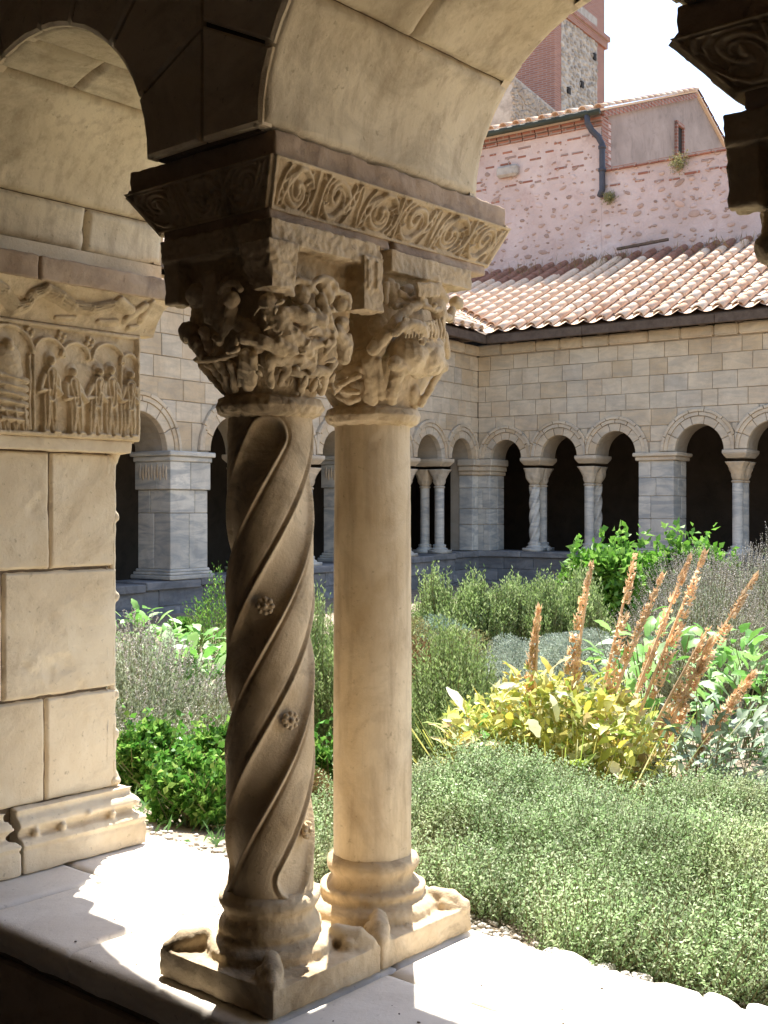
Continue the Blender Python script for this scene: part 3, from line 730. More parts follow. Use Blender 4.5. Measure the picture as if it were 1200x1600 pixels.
# -- plain column
pc = near_empty('stone_column', 'smooth round stone column beside the twisted one, beast-head capital above', 'column', 'twin columns of the near arcade')
shaft(pc, CA2, CB, .185, 1.205, .0925, .0885, M['plain_shaft'], lambda t, z: .0022*cyl_noise(t, z, 9, 9)+.0009*cyl_noise(t, z, 55, 11)-.0035*np.clip(cyl_noise(t, z, 30, 13)-.3, 0, 1)*3, 'shaft', 120, 160)
base_set(pc, .328, .655, 0.003, .352, CA2, CB, .153, [(.655, 0), (.655, .35), (.328, 0), (.328, .35)], M['carved'], 5)
m = MB(); cap_core(m, CA2, CB, 1.24, 1.54, .09, .125, .137); astragal(m, CA2, CB, .096)
gc = lambda u, z, out=0: Vector((CA2+.10+(z-1.24)*.12+out, CB+u, z))
f2, r2 = bell(CA2, CB, 500, 420, 5.4545)
sketch(m, f2, r2, [
 ([(500, 490)], 88, .0), ([(560, 560), (470, 700), (430, 800), (440, 950), (450, 1120)], [60, 72, 72, 58, 50], .012), ([(330, 740), (430, 760)], [60, 70], .0), ([(150, 930), (240, 890), (330, 860)], [34, 40, 44], .012),
 ([(460, 720), (560, 600), (640, 480), (760, 380), (870, 330)], [52, 48, 42, 40, 40], .034), ([(590, 150), (615, 240), (610, 330)], [44, 48, 24], .012), ([(560, 160), (560, 300)], [26, 20], .018), ([(650, 170), (640, 280)], [22, 16], .016),
 ([(680, 240), (760, 290), (830, 280)], [26, 24, 24], .02), ([(640, 350), (700, 330), (780, 320)], [20, 22, 20], .022), ([(720, 200), (760, 180)], [40, 36], .01),
 ([(930, 250)], 108, .008), ([(900, 200), (1000, 230), (1050, 300)], [40, 44, 36], .03), ([(990, 330), (1010, 420), (1010, 500)], [72, 66, 44], .02), ([(830, 220), (850, 300), (880, 370)], [26, 28, 26], .038), ([(890, 370), (960, 400), (1010, 390)], [22, 24, 20], .04), ([(1060, 430), (1100, 440)], [30, 24], .02), ([(960, 380)], 20, .055),
 ([(1170, 270)], 62, -.02), ([(1130, 340), (1110, 420)], [36, 30], -.01), ([(1060, 560), (1070, 650), (1085, 740)], [34, 36, 34], -.006), ([(1020, 540), (1030, 640)], [24, 26], .01),
 ([(760, 740)], 165, .02), ([(900, 780)], 160, .024), ([(850, 700), (960, 700)], [100, 90], .03), ([(990, 800), (1030, 830)], [80, 60], .01), ([(640, 830), (740, 860), (860, 890)], [60, 60, 44], .03),
 ([(640, 600), (700, 550), (780, 530), (860, 560), (880, 620)], [26, 36, 40, 40, 28], .05), ([(930, 560), (950, 640)], [34, 30], .042), ([(990, 580), (980, 660)], [26, 26], .03), ([(855, 705)], 26, .085), ([(820, 690), (860, 680), (895, 700)], 11, .088),
 ([(680, 860), (640, 960), (620, 1060), (610, 1140)], [66, 56, 52, 44], .026), ([(1050, 820), (980, 950), (900, 1090), (860, 1160)], [34, 30, 28, 28], .016), ([(790, 1040), (800, 1130)], [60, 56], -.012), ([(800, 930), (900, 930)], [26, 22], .03),
 ([(250, 1010)], 92, .0), ([(180, 1090), (260, 1130), (320, 1110)], [40, 36, 30], .012), ([(140, 1060), (190, 1000), (340, 930)], [20, 24, 20], .028), ([(250, 1060), (320, 1060)], [26, 22], .02),
 ([(500, 800), (520, 960), (530, 1120)], [24, 24, 20], .022), ([(410, 1000), (400, 1120)], [28, 26], .014)])
figure(m, Vector((CA2+.02, CB+.115, 1.30)), X, Y, .18, 0, 1, 21)
for i in range(26):                                                           # locks of hair on the heads and grooves on the haunch
    u = 700+i*13; sketch(m, f2, r2, [([(u, 520-abs(i-13)*3), (u+16, 580), (u+10, 640)], [11, 9, 5], .052)]) if i % 2 else sketch(m, f2, r2, [([(820+i*8, 190), (835+i*8, 240), (830+i*7, 290)], [12, 10, 6], .044)])
for s in (1,):
    c = Vector((CA2+.135, CB+s*.15, 1.475))
    for k in range(7): a = k*.9; m.ell(c+Vector((.0, -s*.02*math.cos(a)*(1-k*.09), .022*math.sin(a)*(1-k*.09))), (.022, .014, .014))
    limb(m, [Vector((CA2+.08, CB+s*.08, 1.26)), Vector((CA2+.11, CB+s*.11, 1.36)), Vector((CA2+.14, CB+s*.15, 1.46))], [.02, .024, .026])
    limb(m, [gc(s*.04, 1.26, .0), gc(s*.05, 1.36, .015), gc(s*.02, 1.46, .03)], [.018, .022, .02])
m.box(CA2-.13, CA2+.165, CB-.17, CB+.18, 1.525, 1.572)
sculpt(m, 'capital', M['carved'], pc, .0026, 1, .003, 30, .0022, 85, 8)

# -- impost over the twin columns, carved with running scrolls
def scroll(L, Hh, n, flip=0, depth=.010):
    """running palmette scroll as a height field on a strip L x Hh"""
    cell = L/n
    def f(U, V):
        H = np.zeros_like(U)
        for c in range(n):
            fl = (c+flip) % 2
            sel = (U > (c-.25)*cell) & (U < (c+1.25)*cell); Us, Vs = U[sel], V[sel]
            X_ = lambda x: (c+(x if fl == 0 else 1-x)+.04*math.sin(c*2.3+x*5))*cell
            Y_ = lambda y: (y if fl == 0 else 1-y)*Hh
            it = []
            def path(P, w0, w1, h):
                k = len(P)-1
                for i in range(k):
                    it.append((X_(P[i][0]), Y_(P[i][1]), X_(P[i+1][0]), Y_(P[i+1][1]), (w0+(w1-w0)*i/k)*Hh, (w0+(w1-w0)*(i+1)/k)*Hh, h))
            asp = Hh/cell
            sp = []
            for i in range(26):                       # hooked leaf curling on itself
                t = i/25; a_ = 1.9-t*5.6; r_ = .07+(.32+.03*math.sin(c*1.7))*t**.8
                sp.append((.53+r_*math.cos(a_)*asp*1.05, .46+r_*math.sin(a_)))
            path(sp, .07, .06, depth*.9)
            path([(.53+(q[0]-.53)*.62, .46+(q[1]-.46)*.62) for q in sp[10:]], .05, .03, depth*.75)
            path([(.06, .08), (.2, .3), (.16, .5), (.24, .62), (.42, .78)], .03, .045, depth*.8)
            path([(.66, .12), (.78, .24), (.84, .46), (.8, .58)], .045, .025, depth*.85)
            path([(.53, .46), (.50, .36)], .085, .05, depth*1.15)
            path([(.18, .14), (.22, .35), (.34, .62), (.52, .86)], .04, .07, depth*.95)
            path([(.52, .88), (.68, .9), (.82, .78), (.9, .6)], .085, .04, depth*1.1)
            path([(.10, .12), (.13, .4), (.2, .68), (.3, .9)], .05, .035, depth*.85)
            path([(.98, .95), (.97, .6), (.92, .3), (.8, .1)], .05, .06, depth)
            path([(.02, .9), (.04, .6), (.02, .3)], .03, .05, depth*.8)
            path([(.8, .42), (.86, .3), (.93, .12)], .04, .03, depth*.7)
            path([(.28, .1), (.42, .07), (.6, .08), (.78, .07)], .045, .05, depth*.9)
            path([(.72, .6), (.8, .66), (.86, .86)], .035, .03, depth*.7)
            H[sel] = caps(Us, Vs, it, H[sel])
        v = V/Hh; m_ = np.minimum(v, 1-v); e = np.minimum(U, L-U)
        H = H*np.clip((m_-.03)/.05, 0, 1)*np.clip((e-.004)/.006, 0, 1)
        H = np.where((m_ < .055) | (e < .007), depth*.9, H)
        return H+.0016*fbm(U, V, 25, 3)+.0008*fbm(U, V, 70, 4)
    return f
def impost(parent, a0, a1, b0, b1, ta0, ta1, tb0, tb1, zt=1.696, zb=1.6, top=1.744, lowz=1.573, mat=None, cells=(6, 3), lower=True):
    mat = mat or M['carved']
    m = MB()
    m.box(a0+.004, a1-.004, b0+.004, b1-.004, zt-.004, top)
    o = sculpt(m, 'fascia', M['band'], parent, .0055, 2, .006, 16, .0022, 60, 3)
    m = MB()
    vs = [(ta0+.008, tb0+.008, zb-.002), (ta1-.008, tb0+.008, zb-.002), (ta1-.008, tb1-.008, zb-.002), (ta0+.008, tb1-.008, zb-.002), (a0+.008, b0+.008, zt+.001), (a1-.008, b0+.008, zt+.001), (a1-.008, b1-.008, zt+.001), (a0+.008, b1-.008, zt+.001)]
    m.add(vs, [(0, 3, 2, 1), (4, 5, 6, 7), (0, 1, 5, 4), (1, 2, 6, 5), (2, 3, 7, 6), (3, 0, 4, 7)])
    m.build('impost_core', mat, parent)
    # four sloping faces
    def face(P00, P10, P01, P11, L, n, flip):
        P = [np.array(p, float) for p in (P00, P10, P01, P11)]
        nn = np.cross(P[1]-P[0], P[2]-P[0]); nn /= np.linalg.norm(nn)
        cen = np.array([(ta0+ta1)/2, (tb0+tb1)/2, zt]); 
        if np.dot(nn, (P[0]+P[1])/2-cen) < 0: nn = -nn
        def mp(U, V, H):
            u = np.asarray(U)/L; v = np.asarray(V)/Hs
            out = []
            for i in range(3):
                out.append(P[0][i]*(1-u)*(1-v)+P[1][i]*u*(1-v)+P[2][i]*(1-u)*v+P[3][i]*u*v+nn[i]*H)
            return out
        Hs = float(np.linalg.norm(P[2]-P[0])*.85); 
        panel('carved_frieze', 0, L, 0, Hs, .0022, scroll(L, Hs, n, flip), mp, mat, parent, .012)
    face((ta0, tb0, zb), (ta1, tb0, zb), (a0, b0, zt), (a1, b0, zt), a1-a0, cells[0], 0)
    face((ta0, tb1, zb), (ta0, tb0, zb), (a0, b1, zt), (a0, b0, zt), b1-b0, cells[1], 1)
    face((ta1, tb0, zb), (ta1, tb1, zb), (a1, b0, zt), (a1, b1, zt), b1-b0, cells[1], 0)
    face((ta0, tb1, zb), (ta1, tb1, zb), (a0, b1, zt), (a1, b1, zt), a1-a0, cells[0], 1)
def lower_bands(parent, sets, b0, b1, b2=None, b3=None):
    for (x0, x1) in sets:
        m = MB(); m.box(x0, x1, b0, b1, 1.572, 1.603)
        m.box(x0+.004, x1-.004, b0-.004, b1+.004, 1.574, 1.582)
        sculpt(m, 'abacus_band', M['band'], parent, .0048, 2, .004, 18, .002, 60, 4)
im = near_empty('impost_block', 'long carved impost with running scrolls spanning the twisted and smooth columns', 'impost')
impost(im, 0, .80, -.004, .462, .022, .757, .036, .37)
lower_bands(im, [(.016, .385), (.402, .752)], .03, .36)

# -- next coupled pair to the right (mostly outside the frame): same stones, own capital seen as a silhouette
SB = -1.31
def copy_tree(o, loc, label, group=None, skip=()):
    c = o.copy(); col.objects.link(c); c.location = loc; c['label'] = label
    if group: c['group'] = group
    for ch in list(o.children):
        d = ch.copy(); col.objects.link(d); d.parent = c
    return c
copy_tree(im, NW(0, SB, 0), 'unlit carved impost cut by the upper right edge of the view')
copy_tree(tc, NW(.02, SB+.05, 0), 'unlit figured column at the right edge, only its capital in view')
copy_tree(pc, NW(0, SB+.02, 0), 'smooth column paired behind the unlit one at the right edge')

# ------------------------------------------------------------------ near pier on the left
P0, P1 = 1.235, 1.90       # b range of the pier body
pr = near_empty('stone_pier', 'big pale block pier at left, topped by a relief of saints under arches', 'pier')
m = MB(); m.box(-.02, .515, P0+.012, P1-.012, .0, 1.66); m.build('pier_core', M['joint'], pr)
def facemap(bf): return lambda U, V, H: (U, bf-H, V)
rows = [(.172, .47, [-.03, .12, .30, .545], 11), (.47, .83, [-.03, .165, .545], 22), (.83, 1.168, [-.03, .02, .315, .545], 33)]
for z0, z1, sp, sd in rows:
    for i in range(len(sp)-1):
        u0, u1 = sp[i]+.0018, sp[i+1]-(.0018 if i < len(sp)-2 else 0)
        f = worn(u0, u1, z0+.002, z1-.002, .004, .005, sd+i, .004, .006)
        panel('stone_block', u0, u1, z0+.002, z1-.002, .006, f, facemap(P0), M['near'], pr, .02)
        panel('stone_block', P0, P1, z0+.004, z1-.004, .03, worn(P0, P1, z0, z1, .01, .004, sd+9), lambda U, V, H: (.53+H, U, V), M['near'], pr, .02) if i == 0 else None
        panel('stone_block', P0, P1, z0+.004, z1-.004, .03, worn(P0, P1, z0, z1, .01, .004, sd+4), lambda U, V, H: (-.03-H, U, V), M['near'], pr, .02) if i == 0 else None
m = MB(); m.box(0, .52, P1-.01, P1+.0, .17, 1.17); m.build('rear_facing', M['near'], pr)
# rounded corner roll, flares and beads on the garden corner
m = MB()
m.tube([(.535, P0+.012, .17), (.535, P0+.012, 1.2)], .012, 8)
for z, r in ((1.15, .016), (1.165, .022), (1.178, .026), (.205, .016), (.19, .024)): m.ell((.54, P0+.012, z), (r, r, .016))
for z in (.98, .74, .45, .33): m.ell((.546, P0+.006, z), (.010, .010, .015))
sculpt(m, 'corner_roll', M['near'], pr, .005, 2, .003, 25, .001, 60, 6)
# moulded base
for k, (u0, u1) in enumerate(((-.06, .19), (.193, .615))):
    m = MB(); off = 1.175
    prof = [(P0+.01, .175), (off+.035, .172), (off+.04, .155), (off+.022, .142), (off+.014, .128), (off+.03, .112), (off+.034, .1), (off+.01, .094), (off-.002, .08), (off+.006, .066), (off+.002, .06), (off, .002), (P0+.02, .002)]
    n = len(prof); e = .0 if k == 0 else .02
    vs = [(u0, y, z) for y, z in prof]+[(u1-max(0, (y-off))*.9, y, z) for y, z in prof]
    m.add(vs, [(i, (i+1) % n, n+(i+1) % n, n+i) for i in range(n)]+[tuple(range(n))[::-1], tuple(range(n, 2*n))])
    if k: m.box(P0*0+.30, u1-.035, P0, P1+.05, .004, .17)
    for u in np.arange(u0+.05, u1-.03, .085): m.ell((float(u), off+.018, .108+.02*(int(u*37) % 2)), (.011, .012, .011))
    sculpt(m, 'base_moulding', M['near'], pr, .0045, 2, .003, 20, .0012, 60, 7+k)
# relief block
def relief(U, V):
    z0, z1 = 1.205, 1.524; Hh = z1-z0; v = (V-z0)/Hh
    H = np.zeros_like(U)
    it = []
    ac = [(.16, .075), (.288, .05), (.375, .045), (.487, .055), (.562, .03)]
    for c, w_ in ac:                                  # trefoil arches with finials
        for k in range(12):
            a0, a1 = math.pi*k/12, math.pi*(k+1)/12
            it.append((c-w_*math.cos(a0), z0+Hh*.73+w_*.9*math.sin(a0), c-w_*math.cos(a1), z0+Hh*.73+w_*.9*math.sin(a1), .006, .006, .013))
    for u in (.225, .238, .532): it.append((u, z0+.02, u, z0+Hh*.7, .0055, .0055, .012))
    H = caps(U, V, it, H)
    for cu, cv in ((.225, .9), (.33, .9), (.425, .88), (.075, .9)):   # pierced quatrefoils
        for q in range(4):
            a = q*math.pi/2+.4; H = caps(U, V, [(cu+.011*math.cos(a), z0+Hh*cv+.011*math.sin(a), cu+.011*math.cos(a)+.001, z0+Hh*cv+.011*math.sin(a), .0075, .0075, .011)], H)
    fig = []
    def saint(c, hgt, lean=0, h0=.022, robe=True):
        b = z0+.018
        fig.append((c+lean, b+hgt*.9, c+lean, b+hgt*.93, .020, .019, .008))          # halo
        fig.append((c+lean, b+hgt*.88, c+lean, b+hgt*.91, .011, .011, h0+.006))
        fig.append((c+lean*.8, b+hgt*.74, c+lean*.2, b+hgt*.42, .022, .024, h0, .012))
        fig.append((c-.008, b+hgt*.42, c-.013, b+.0, .016, .011, h0*.9, .01)); fig.append((c+.01, b+hgt*.42, c+.014, b, .016, .011, h0*.85, .01))
        fig.append((c+lean-.02, b+hgt*.7, c-.032, b+hgt*.5, .01, .008, h0*.8)); fig.append((c-.032, b+hgt*.5, c+.0, b+hgt*.52, .008, .007, h0))
        fig.append((c+lean+.02, b+hgt*.7, c+.034, b+hgt*.48, .01, .008, h0*.8)); fig.append((c+.034, b+hgt*.48, c+.01, b+hgt*.6, .008, .006, h0*1.05))
        fig.append((c-.018, b-.004, c-.008, b-.004, .008, .008, h0)); fig.append((c+.012, b-.004, c+.026, b-.004, .008, .008, h0))
    saint(.288, .22, .004); saint(.375, .19, -.012); saint(.44, .2, .012); saint(.495, .21, .0); saint(.56, .2, .004); saint(.08, .22)
    H = caps(U, V, fig, H)
    # enthroned draped figure and couch at left
    dr = [(.16, z0+.24, .16, z0+.25, .016, .015, .022), (.16, z0+.21, .16, z0+.15, .04, .05, .018)]
    for k in range(6): dr.append((.115+.004*k, z0+.165-.024*k, .21, z0+.15-.022*k, .012, .011, .02, .012))
    for k in range(4): dr.append((.12+.028*k, z0+.07, .125+.028*k, z0+.01, .012, .014, .017, .01))
    H = caps(U, V, dr, H)
    m_ = np.minimum(V-z0, z1-V); H = np.where(m_ < .012, .017, H); H = np.where(U > .588, .017, H)
    H = H-.006*np.clip(fbm(U, V, 22, 8), 0, 1)+.003*fbm(U, V, 40, 5)+.0015*fbm(U, V, 90, 6)
    e = np.clip(np.minimum(m_, .60-U)/.006, 0, 1)
    return H-.012*(1-e)**2
panel('relief_block', -.05, .60, 1.205, 1.524, .0022, relief, facemap(1.205), M['carved'], pr, .06)
m = MB(); m.box(-.05, .59, 1.212, P1+.03, 1.2, 1.53); m.build('capital_block', M['carved'], pr)
m = MB(); m.box(-.045, .580, 1.203, P1+.03, 1.168, 1.207); vs = []
sculpt(m, 'necking', M['near'], pr, .007, 3, .003, 20, .001, 60, 9)
def serpent(U, V):
    z0, z1 = 1.524, 1.625; v = (V-z0)
    H = np.zeros_like(U); it = []
    path = [(-.05, 1.56), (0, 1.59), (.06, 1.6), (.12, 1.58), (.17, 1.548), (.2, 1.56), (.205, 1.585), (.235, 1.602), (.29, 1.59), (.34, 1.572), (.4, 1.572), (.46, 1.59)]
    for i in range(len(path)-1):
        it.append((*path[i], *path[i+1], .020-.0005*i, .0198-.0005*i, .02, .006))
    it += [(.48, 1.6, .53, 1.585, .018, .014, .022), (.53, 1.56, .57, 1.6, .012, .014, .02), (.585, 1.57, .59, 1.61, .014, .012, .018), (.55, 1.54, .575, 1.545, .009, .009, .016),
           (.44, 1.545, .5, 1.55, .008, .01, .012), (.3, 1.54, .36, 1.545, .006, .008, .01), (.05, 1.545, .12, 1.54, .008, .008, .012)]
    H = caps(U, V, it, H)
    return H+.003*fbm(U, V, 30, 2)+.0015*fbm(U, V, 80, 3)
zt_, zb_ = 1.625, 1.524
def serp_map(U, V, H):
    t = (np.asarray(V)-zb_)/(zt_-zb_); return (np.asarray(U)*(1+.0*t), 1.195-.075*t**1.4-H, V)
panel('serpent_frieze', -.05, .65, zb_, zt_, .0025, serpent, serp_map, M['carved'], pr, .05)
m = MB(); m.add([(-.05, 1.2, zb_), (.60, 1.2, zb_), (.60, P1+.03, zb_), (-.05, P1+.03, zb_), (-.05, 1.13, zt_), (.67, 1.13, zt_), (.67, P1+.1, zt_), (-.05, P1+.1, zt_)], [(0, 3, 2, 1), (4, 5, 6, 7), (0, 1, 5, 4), (1, 2, 6, 5), (2, 3, 7, 6), (3, 0, 4, 7)])
m.build('impost_core', M['carved'], pr)
for k, (u0, u1) in enumerate(((-.06, .20), (.204, .69))):
    m = MB(); m.box(u0, u1, 1.112, P1+.12, 1.624, 1.690)
    sculpt(m, 'fascia', M['band'], pr, .007, 2, .005, 16, .002, 60, 10+k)
m = MB(); m.box(G0, G1, P0-.04, P1, 1.685, 1.7445); m.build('impost_bed', M['near'], pr)

# simple pier / pairs further along the near arcade (outside the picture, they carry the wall)
for b0, b1 in ((-2.75, -2.05), (5.18, 5.88)):
    q = near_empty('stone_pier', 'plain pier carrying the near arcade beyond the '+('right' if b0 < 0 else 'left')+' edge of the view', 'pier', 'outer piers of the near arcade')
    m = MB(); m.box(-.03, .66, b0, b1, 0, 1.744); m.box(-.06, .7, b0-.06, b1+.06, 1.62, 1.743); m.box(-.04, .68, b0-.04, b1+.04, .0, .16); m.build('pier_body', M['near'], q, bevel=.012)

# ================================================================== FAR GALLERIES
Z0R = .225; ZSR = 1.971; ZTOP = 4.147
def frameL(s, d, z): return (s, -d, z)       # left wall: local y = towards garden
def frameR(s, d, z): return (s, d, z)        # right wall: local y = into the gallery
def wall_empty(name, label, cat, side, s=0, group=None):
    ang_ = ANG_L if side == 'L' else ANG_R
    x = KX+math.cos(ang_)*s; y = KY+math.sin(ang_)*s
    return empty(name, label, cat, (x, y, 0), ang_, group)
zsL = lambda s: ZSR-(ZSR-1.798)*min(1.3, s/7.9)
zbL = lambda s: Z0R-(Z0R-.056)*min(1.3, s/7.9)
zsR = lambda s: ZSR+.01*s
zbR = lambda s: Z0R
archL = [(.595, .375), (1.73, .41), (2.89, .40), (4.49, .39), (5.68, .42), (6.95, .49), (8.77, .49), (9.98, .44), (11.15, .43), (13.0, .43), (14.2, .43)]
archR = [(.60, .33), (1.705, .365), (2.815, .385), (4.35, .43), (5.6, .43), (6.82, .43), (8.6, .43), (9.85, .43)]
LAn = [(c, r, 1.05, zsL(c)) for c, r in archL]; RAn = [(c, r, 1.07, zsR(c)) for c, r in archR]
FT = .62
def far_wall(side, T, arches, zf, L, label):
    e = wall_empty('arcade_wall', label, 'wall', side)
    core_wall('mortar_core', arches, .02, L, ZTOP, .02, FT, zf, T, M['farjoint'], e)
    srt = sorted(arches)
    lim = 7.6 if side == 'R' else 9.9
    for i, (c, r, k, zs_) in enumerate(srt):
        if c > lim+1.5: continue
        cl = (.03 if i == 0 else (srt[i-1][0]+srt[i-1][1]+c-r)/2+.004, (srt[i+1][0]-srt[i+1][1]+c+r)/2-.004 if i+1 < len(srt) else 99)
        ring(c, r, r+.135, k, zs_, 7, -.005, .09, T, 'voussoir', M['far'], e, cl, .15, 3)
        ring(c, r+.135, r+.2, k, zs_, 6, -.022, .05, T, 'hood_stone', M['far'], e, cl, .2, 3)
        ring(c, r+.2, r+.25, k, zs_, 7, -.04, .05, T, 'hood_stone', M['far'], e, cl, .2, 3)
    zz = [1.76 if side == 'L' else 1.99, 2.2, 2.48, 2.77, 3.06, 3.36, 3.66, 3.93, 4.03]
    zz = [zz[0]]+zz[1:-1]
    ashlar(arches, .0, lim, zz, .25, T, M['far'], e, .02, .26, .58, 1.05)
    s = 0
    while s < L:                                  # rough cornice course under the eaves
        q = min(L, s+random.uniform(.4, .75))
        m = MB(); m.box(s+.004, q-.004, -.075+random.uniform(-.015, .015), .08, 3.95, 4.135+random.uniform(-.01, .008))
        m.v = [T(*v) for v in m.v]; m.build('cornice_stone', M['far'], e, bevel=.022, seg=2)
        s = q
    if lim < L:
        m = MB(); m.box(lim, L, 0, .03, 2.75, 3.94); m.v = [T(*v) for v in m.v]; m.build('plain_facing', M['far'], e)
    return e
far_wall('R', frameR, RAn, zsR, 12.5, 'long far arcade wall of beige and grey squared blocks under the tiled roof')
far_wall('L', frameL, LAn, zsL, 16.6, 'far arcade wall receding to the left behind the twisted column')

def far_parapet(side, T, zf, L, label):
    e = wall_empty('parapet_wall', label, 'wall', side)
    m = MB(); m.box(.0, L, .0, FT, -.9, -.0); m.v = [T(*v) for v in m.v]
    m.build('mortar_core', M['farparapet'], e)
    s = -.0
    lim = min(L, 10.5)
    while s < lim:
        q = s+random.uniform(.7, 1.3); zt = zf((s+q)/2)
        vs = MB(); vs.box(s+.004, q-.004, -.07, FT+.05, zt-.11, zt-.0); vs.v = [T(*v) for v in vs.v]; vs.build('coping_slab', M['farparapet'], e, bevel=.012)
        s = q
    for r_, (za, zb) in enumerate(((-.115, -.33), (-.335, -.56), (-.565, -.8))):
        s = 0
        while s < lim:
            q = s+random.uniform(.35, .95); zt = zf((s+q)/2)
            prism([(s+.004, zt+zb), (q-.004, zt+zb), (q-.004, zt+za), (s+.004, zt+za)], -.02-random.uniform(0, .01), .1, T, 'stone_block', M['farparapet'], e)
            s = q
    m = MB(); m.box(0, L, .01, FT-.02, -.1, zf(L)-.0 if side == 'L' else .12); m.v = [T(*v) for v in m.v]; m.build('slab_bed', M['farparapet'], e)
far_parapet('R', frameR, zbR, 12.5, 'dark weathered parapet under the far right arcade')
far_parapet('L', frameL, zbL, 16.6, 'blue-grey weathered parapet under the left far arcade')

# far columns: shared meshes
HC = ZSR-Z0R
def loft_cap(style):
    n = 32; rows = 14; vs = []
    for j in range(rows+1):
        t = j/rows; k = t**(1.3 if style == 1 else .9)
        for i in range(n):
            a = 2*math.pi*i/n; c, s = math.cos(a), math.sin(a); q = max(abs(c), abs(s)); hx = .155
            x = .085*c*(1-k)+hx*c/q*k; y = .085*s*(1-k)+hx*s/q*k
            bl = .018*max(0, math.cos(a*8+(j//5)*math.pi))*math.sin(math.pi*(t*2.6 % 1)) if style != 2 else .028*math.sin(math.pi*min(1, t*1.4))*(.6+.4*math.cos(a*6+t*4))
            vs.append((x+c*bl, y+s*bl, 1.25+.30*t))
    m = MB(); m.add(vs, grid_faces(n, rows+1, True)+[tuple(range(n))[::-1], tuple(range(n*rows, n*rows+n))])
    m.lathe([(.05, 1.2), (.095, 1.205), (.108, 1.222), (.1, 1.24), (.05, 1.255)], 0, 0, 24)
    return m
far_proto = {}
def far_column(kind, style):
    me = {}
    m = MB(); m.box(-.17, .17, -.17, .17, .002, .065); m.lathe([(.05, .05), (.155, .06), (.16, .08), (.14, .098), (.122, .105), (.115, .125), (.125, .14), (.12, .16), (.1, .165), (.05, .166)], 0, 0, 28)
    o = m.build('base', M['marble'], None, True); me['base'] = o.data; bpy.data.objects.remove(o)
    nu, nv = 28, 40; th = np.linspace(0, 2*math.pi, nu, endpoint=False); z = np.linspace(.16, 1.21, nv); T1, Z1 = np.meshgrid(th, z)
    r = .088+0*Z1
    if kind == 'twisted': r = r+.016*np.clip(np.cos(4*(T1-Z1*2*math.pi/1.1)), -.7, 1)
    V = np.stack([(r*np.cos(T1)).ravel(), (r*np.sin(T1)).ravel(), Z1.ravel()], 1)
    o = fast_mesh('shaft', V, np.array(grid_faces(nu, nv, True)), M['marble'], None, True); me['shaft'] = o.data; bpy.data.objects.remove(o)
    o = loft_cap(style).build('capital', M['far'], None, True); me['capital'] = o.data; bpy.data.objects.remove(o)
    return me
def impost_far(w_=.21, L=.36, zt=HC, t_=.14):
    m = MB(); a, b = w_, L
    for (z0, z1, k0, k1) in ((zt-t_, zt-.06, .78, 1.0), (zt-.06, zt-.001, 1.0, 1.0)):
        vs = [(sx*a*k, sy*b*k if True else 0, z) for z, k in ((z0, k0), (z1, k1)) for sx, sy in ((-1, -1), (1, -1), (1, 1), (-1, 1))]
        m.add(vs, [(0, 3, 2, 1), (4, 5, 6, 7), (0, 1, 5, 4), (1, 2, 6, 5), (2, 3, 7, 6), (3, 0, 4, 7)])
    o = m.build('impost_block', M['far'], None, bevel=.008); me = o.data; bpy.data.objects.remove(o); return me
FC = [far_column('plain', 1), far_column('twisted', 2), far_column('plain', 0)]
IMF = impost_far()
def place_col(side, s, d, kind, label, group):
    T = frameL if side == 'L' else frameR; zf = zbL if side == 'L' else zbR; zsf = zsL if side == 'L' else zsR
    e = wall_empty('stone_column', label, 'column', side, 0, group)
    loc = T(s, d, zf(s)); ang_ = ANG_L if side == 'L' else ANG_R
    e.location = (KX+math.cos(ang_)*loc[0]-math.sin(ang_)*loc[1], KY+math.sin(ang_)*loc[0]+math.cos(ang_)*loc[1], loc[2])
    e.scale = (1, 1, (zsf(s)-zf(s))/HC)
    for k in ('base', 'shaft', 'capital'): link(k, FC[kind][k], e)
def place_imp(side, s, label, group):
    T = frameL if side == 'L' else frameR; zsf = zsL if side == 'L' else zsR; ang_ = ANG_L if side == 'L' else ANG_R
    loc = T(s, FT/2, 0); o = link('impost_block', IMF)
    o.location = (KX+math.cos(ang_)*loc[0]-math.sin(ang_)*loc[1], KY+math.sin(ang_)*loc[0]+math.cos(ang_)*loc[1], zsf(s)-HC-.002); o.rotation_euler.z = ang_
    tag(o, label, 'impost', group)
gR, gL = 'columns of the far right arcade', 'columns of the left far arcade'
rc = [(1.135, 'first from the inner corner', (1, 0)), (2.25, 'second from the corner, left of the pier', (0, 1)), (4.97, 'just right of the far block pier', (0, 2)), (6.21, 'beyond the right edge of the view', (2, 0))]
for s, t_, (k1, k2) in rc:
    place_col('R', s, .15, k1, ('twisted' if k1 == 1 else 'smooth')+' front column of the far right arcade, '+t_, gR)
    place_col('R', s, .47, k2, ('twisted' if k2 == 1 else 'smooth')+' rear column of the far right arcade, '+t_, gR)
    place_imp('R', s, 'impost on far right pair '+t_, 'imposts of the far right arcade')
lc = [(1.16, 'nearest the inner corner', (0, 2)), (2.31, 'second from the inner corner, beside the smooth shaft', (2, 0)), (5.08, 'seen through the gap between the two near shafts', (0, 2)), (6.28, 'behind the near twisted shaft', (2, 1)), (9.42, 'hidden behind the near pier', (0, 0)), (10.58, 'far left, hidden behind the near pier', (0, 0))]
for s, t_, (k1, k2) in lc:
    place_col('L', s, .15, k1, 'front column of the left far arcade, '+t_, gL)
    place_col('L', s, .47, k2, 'rear column of the left far arcade, '+t_, gL)
    place_imp('L', s, 'impost on left far pair '+t_, 'imposts of the left far arcade')
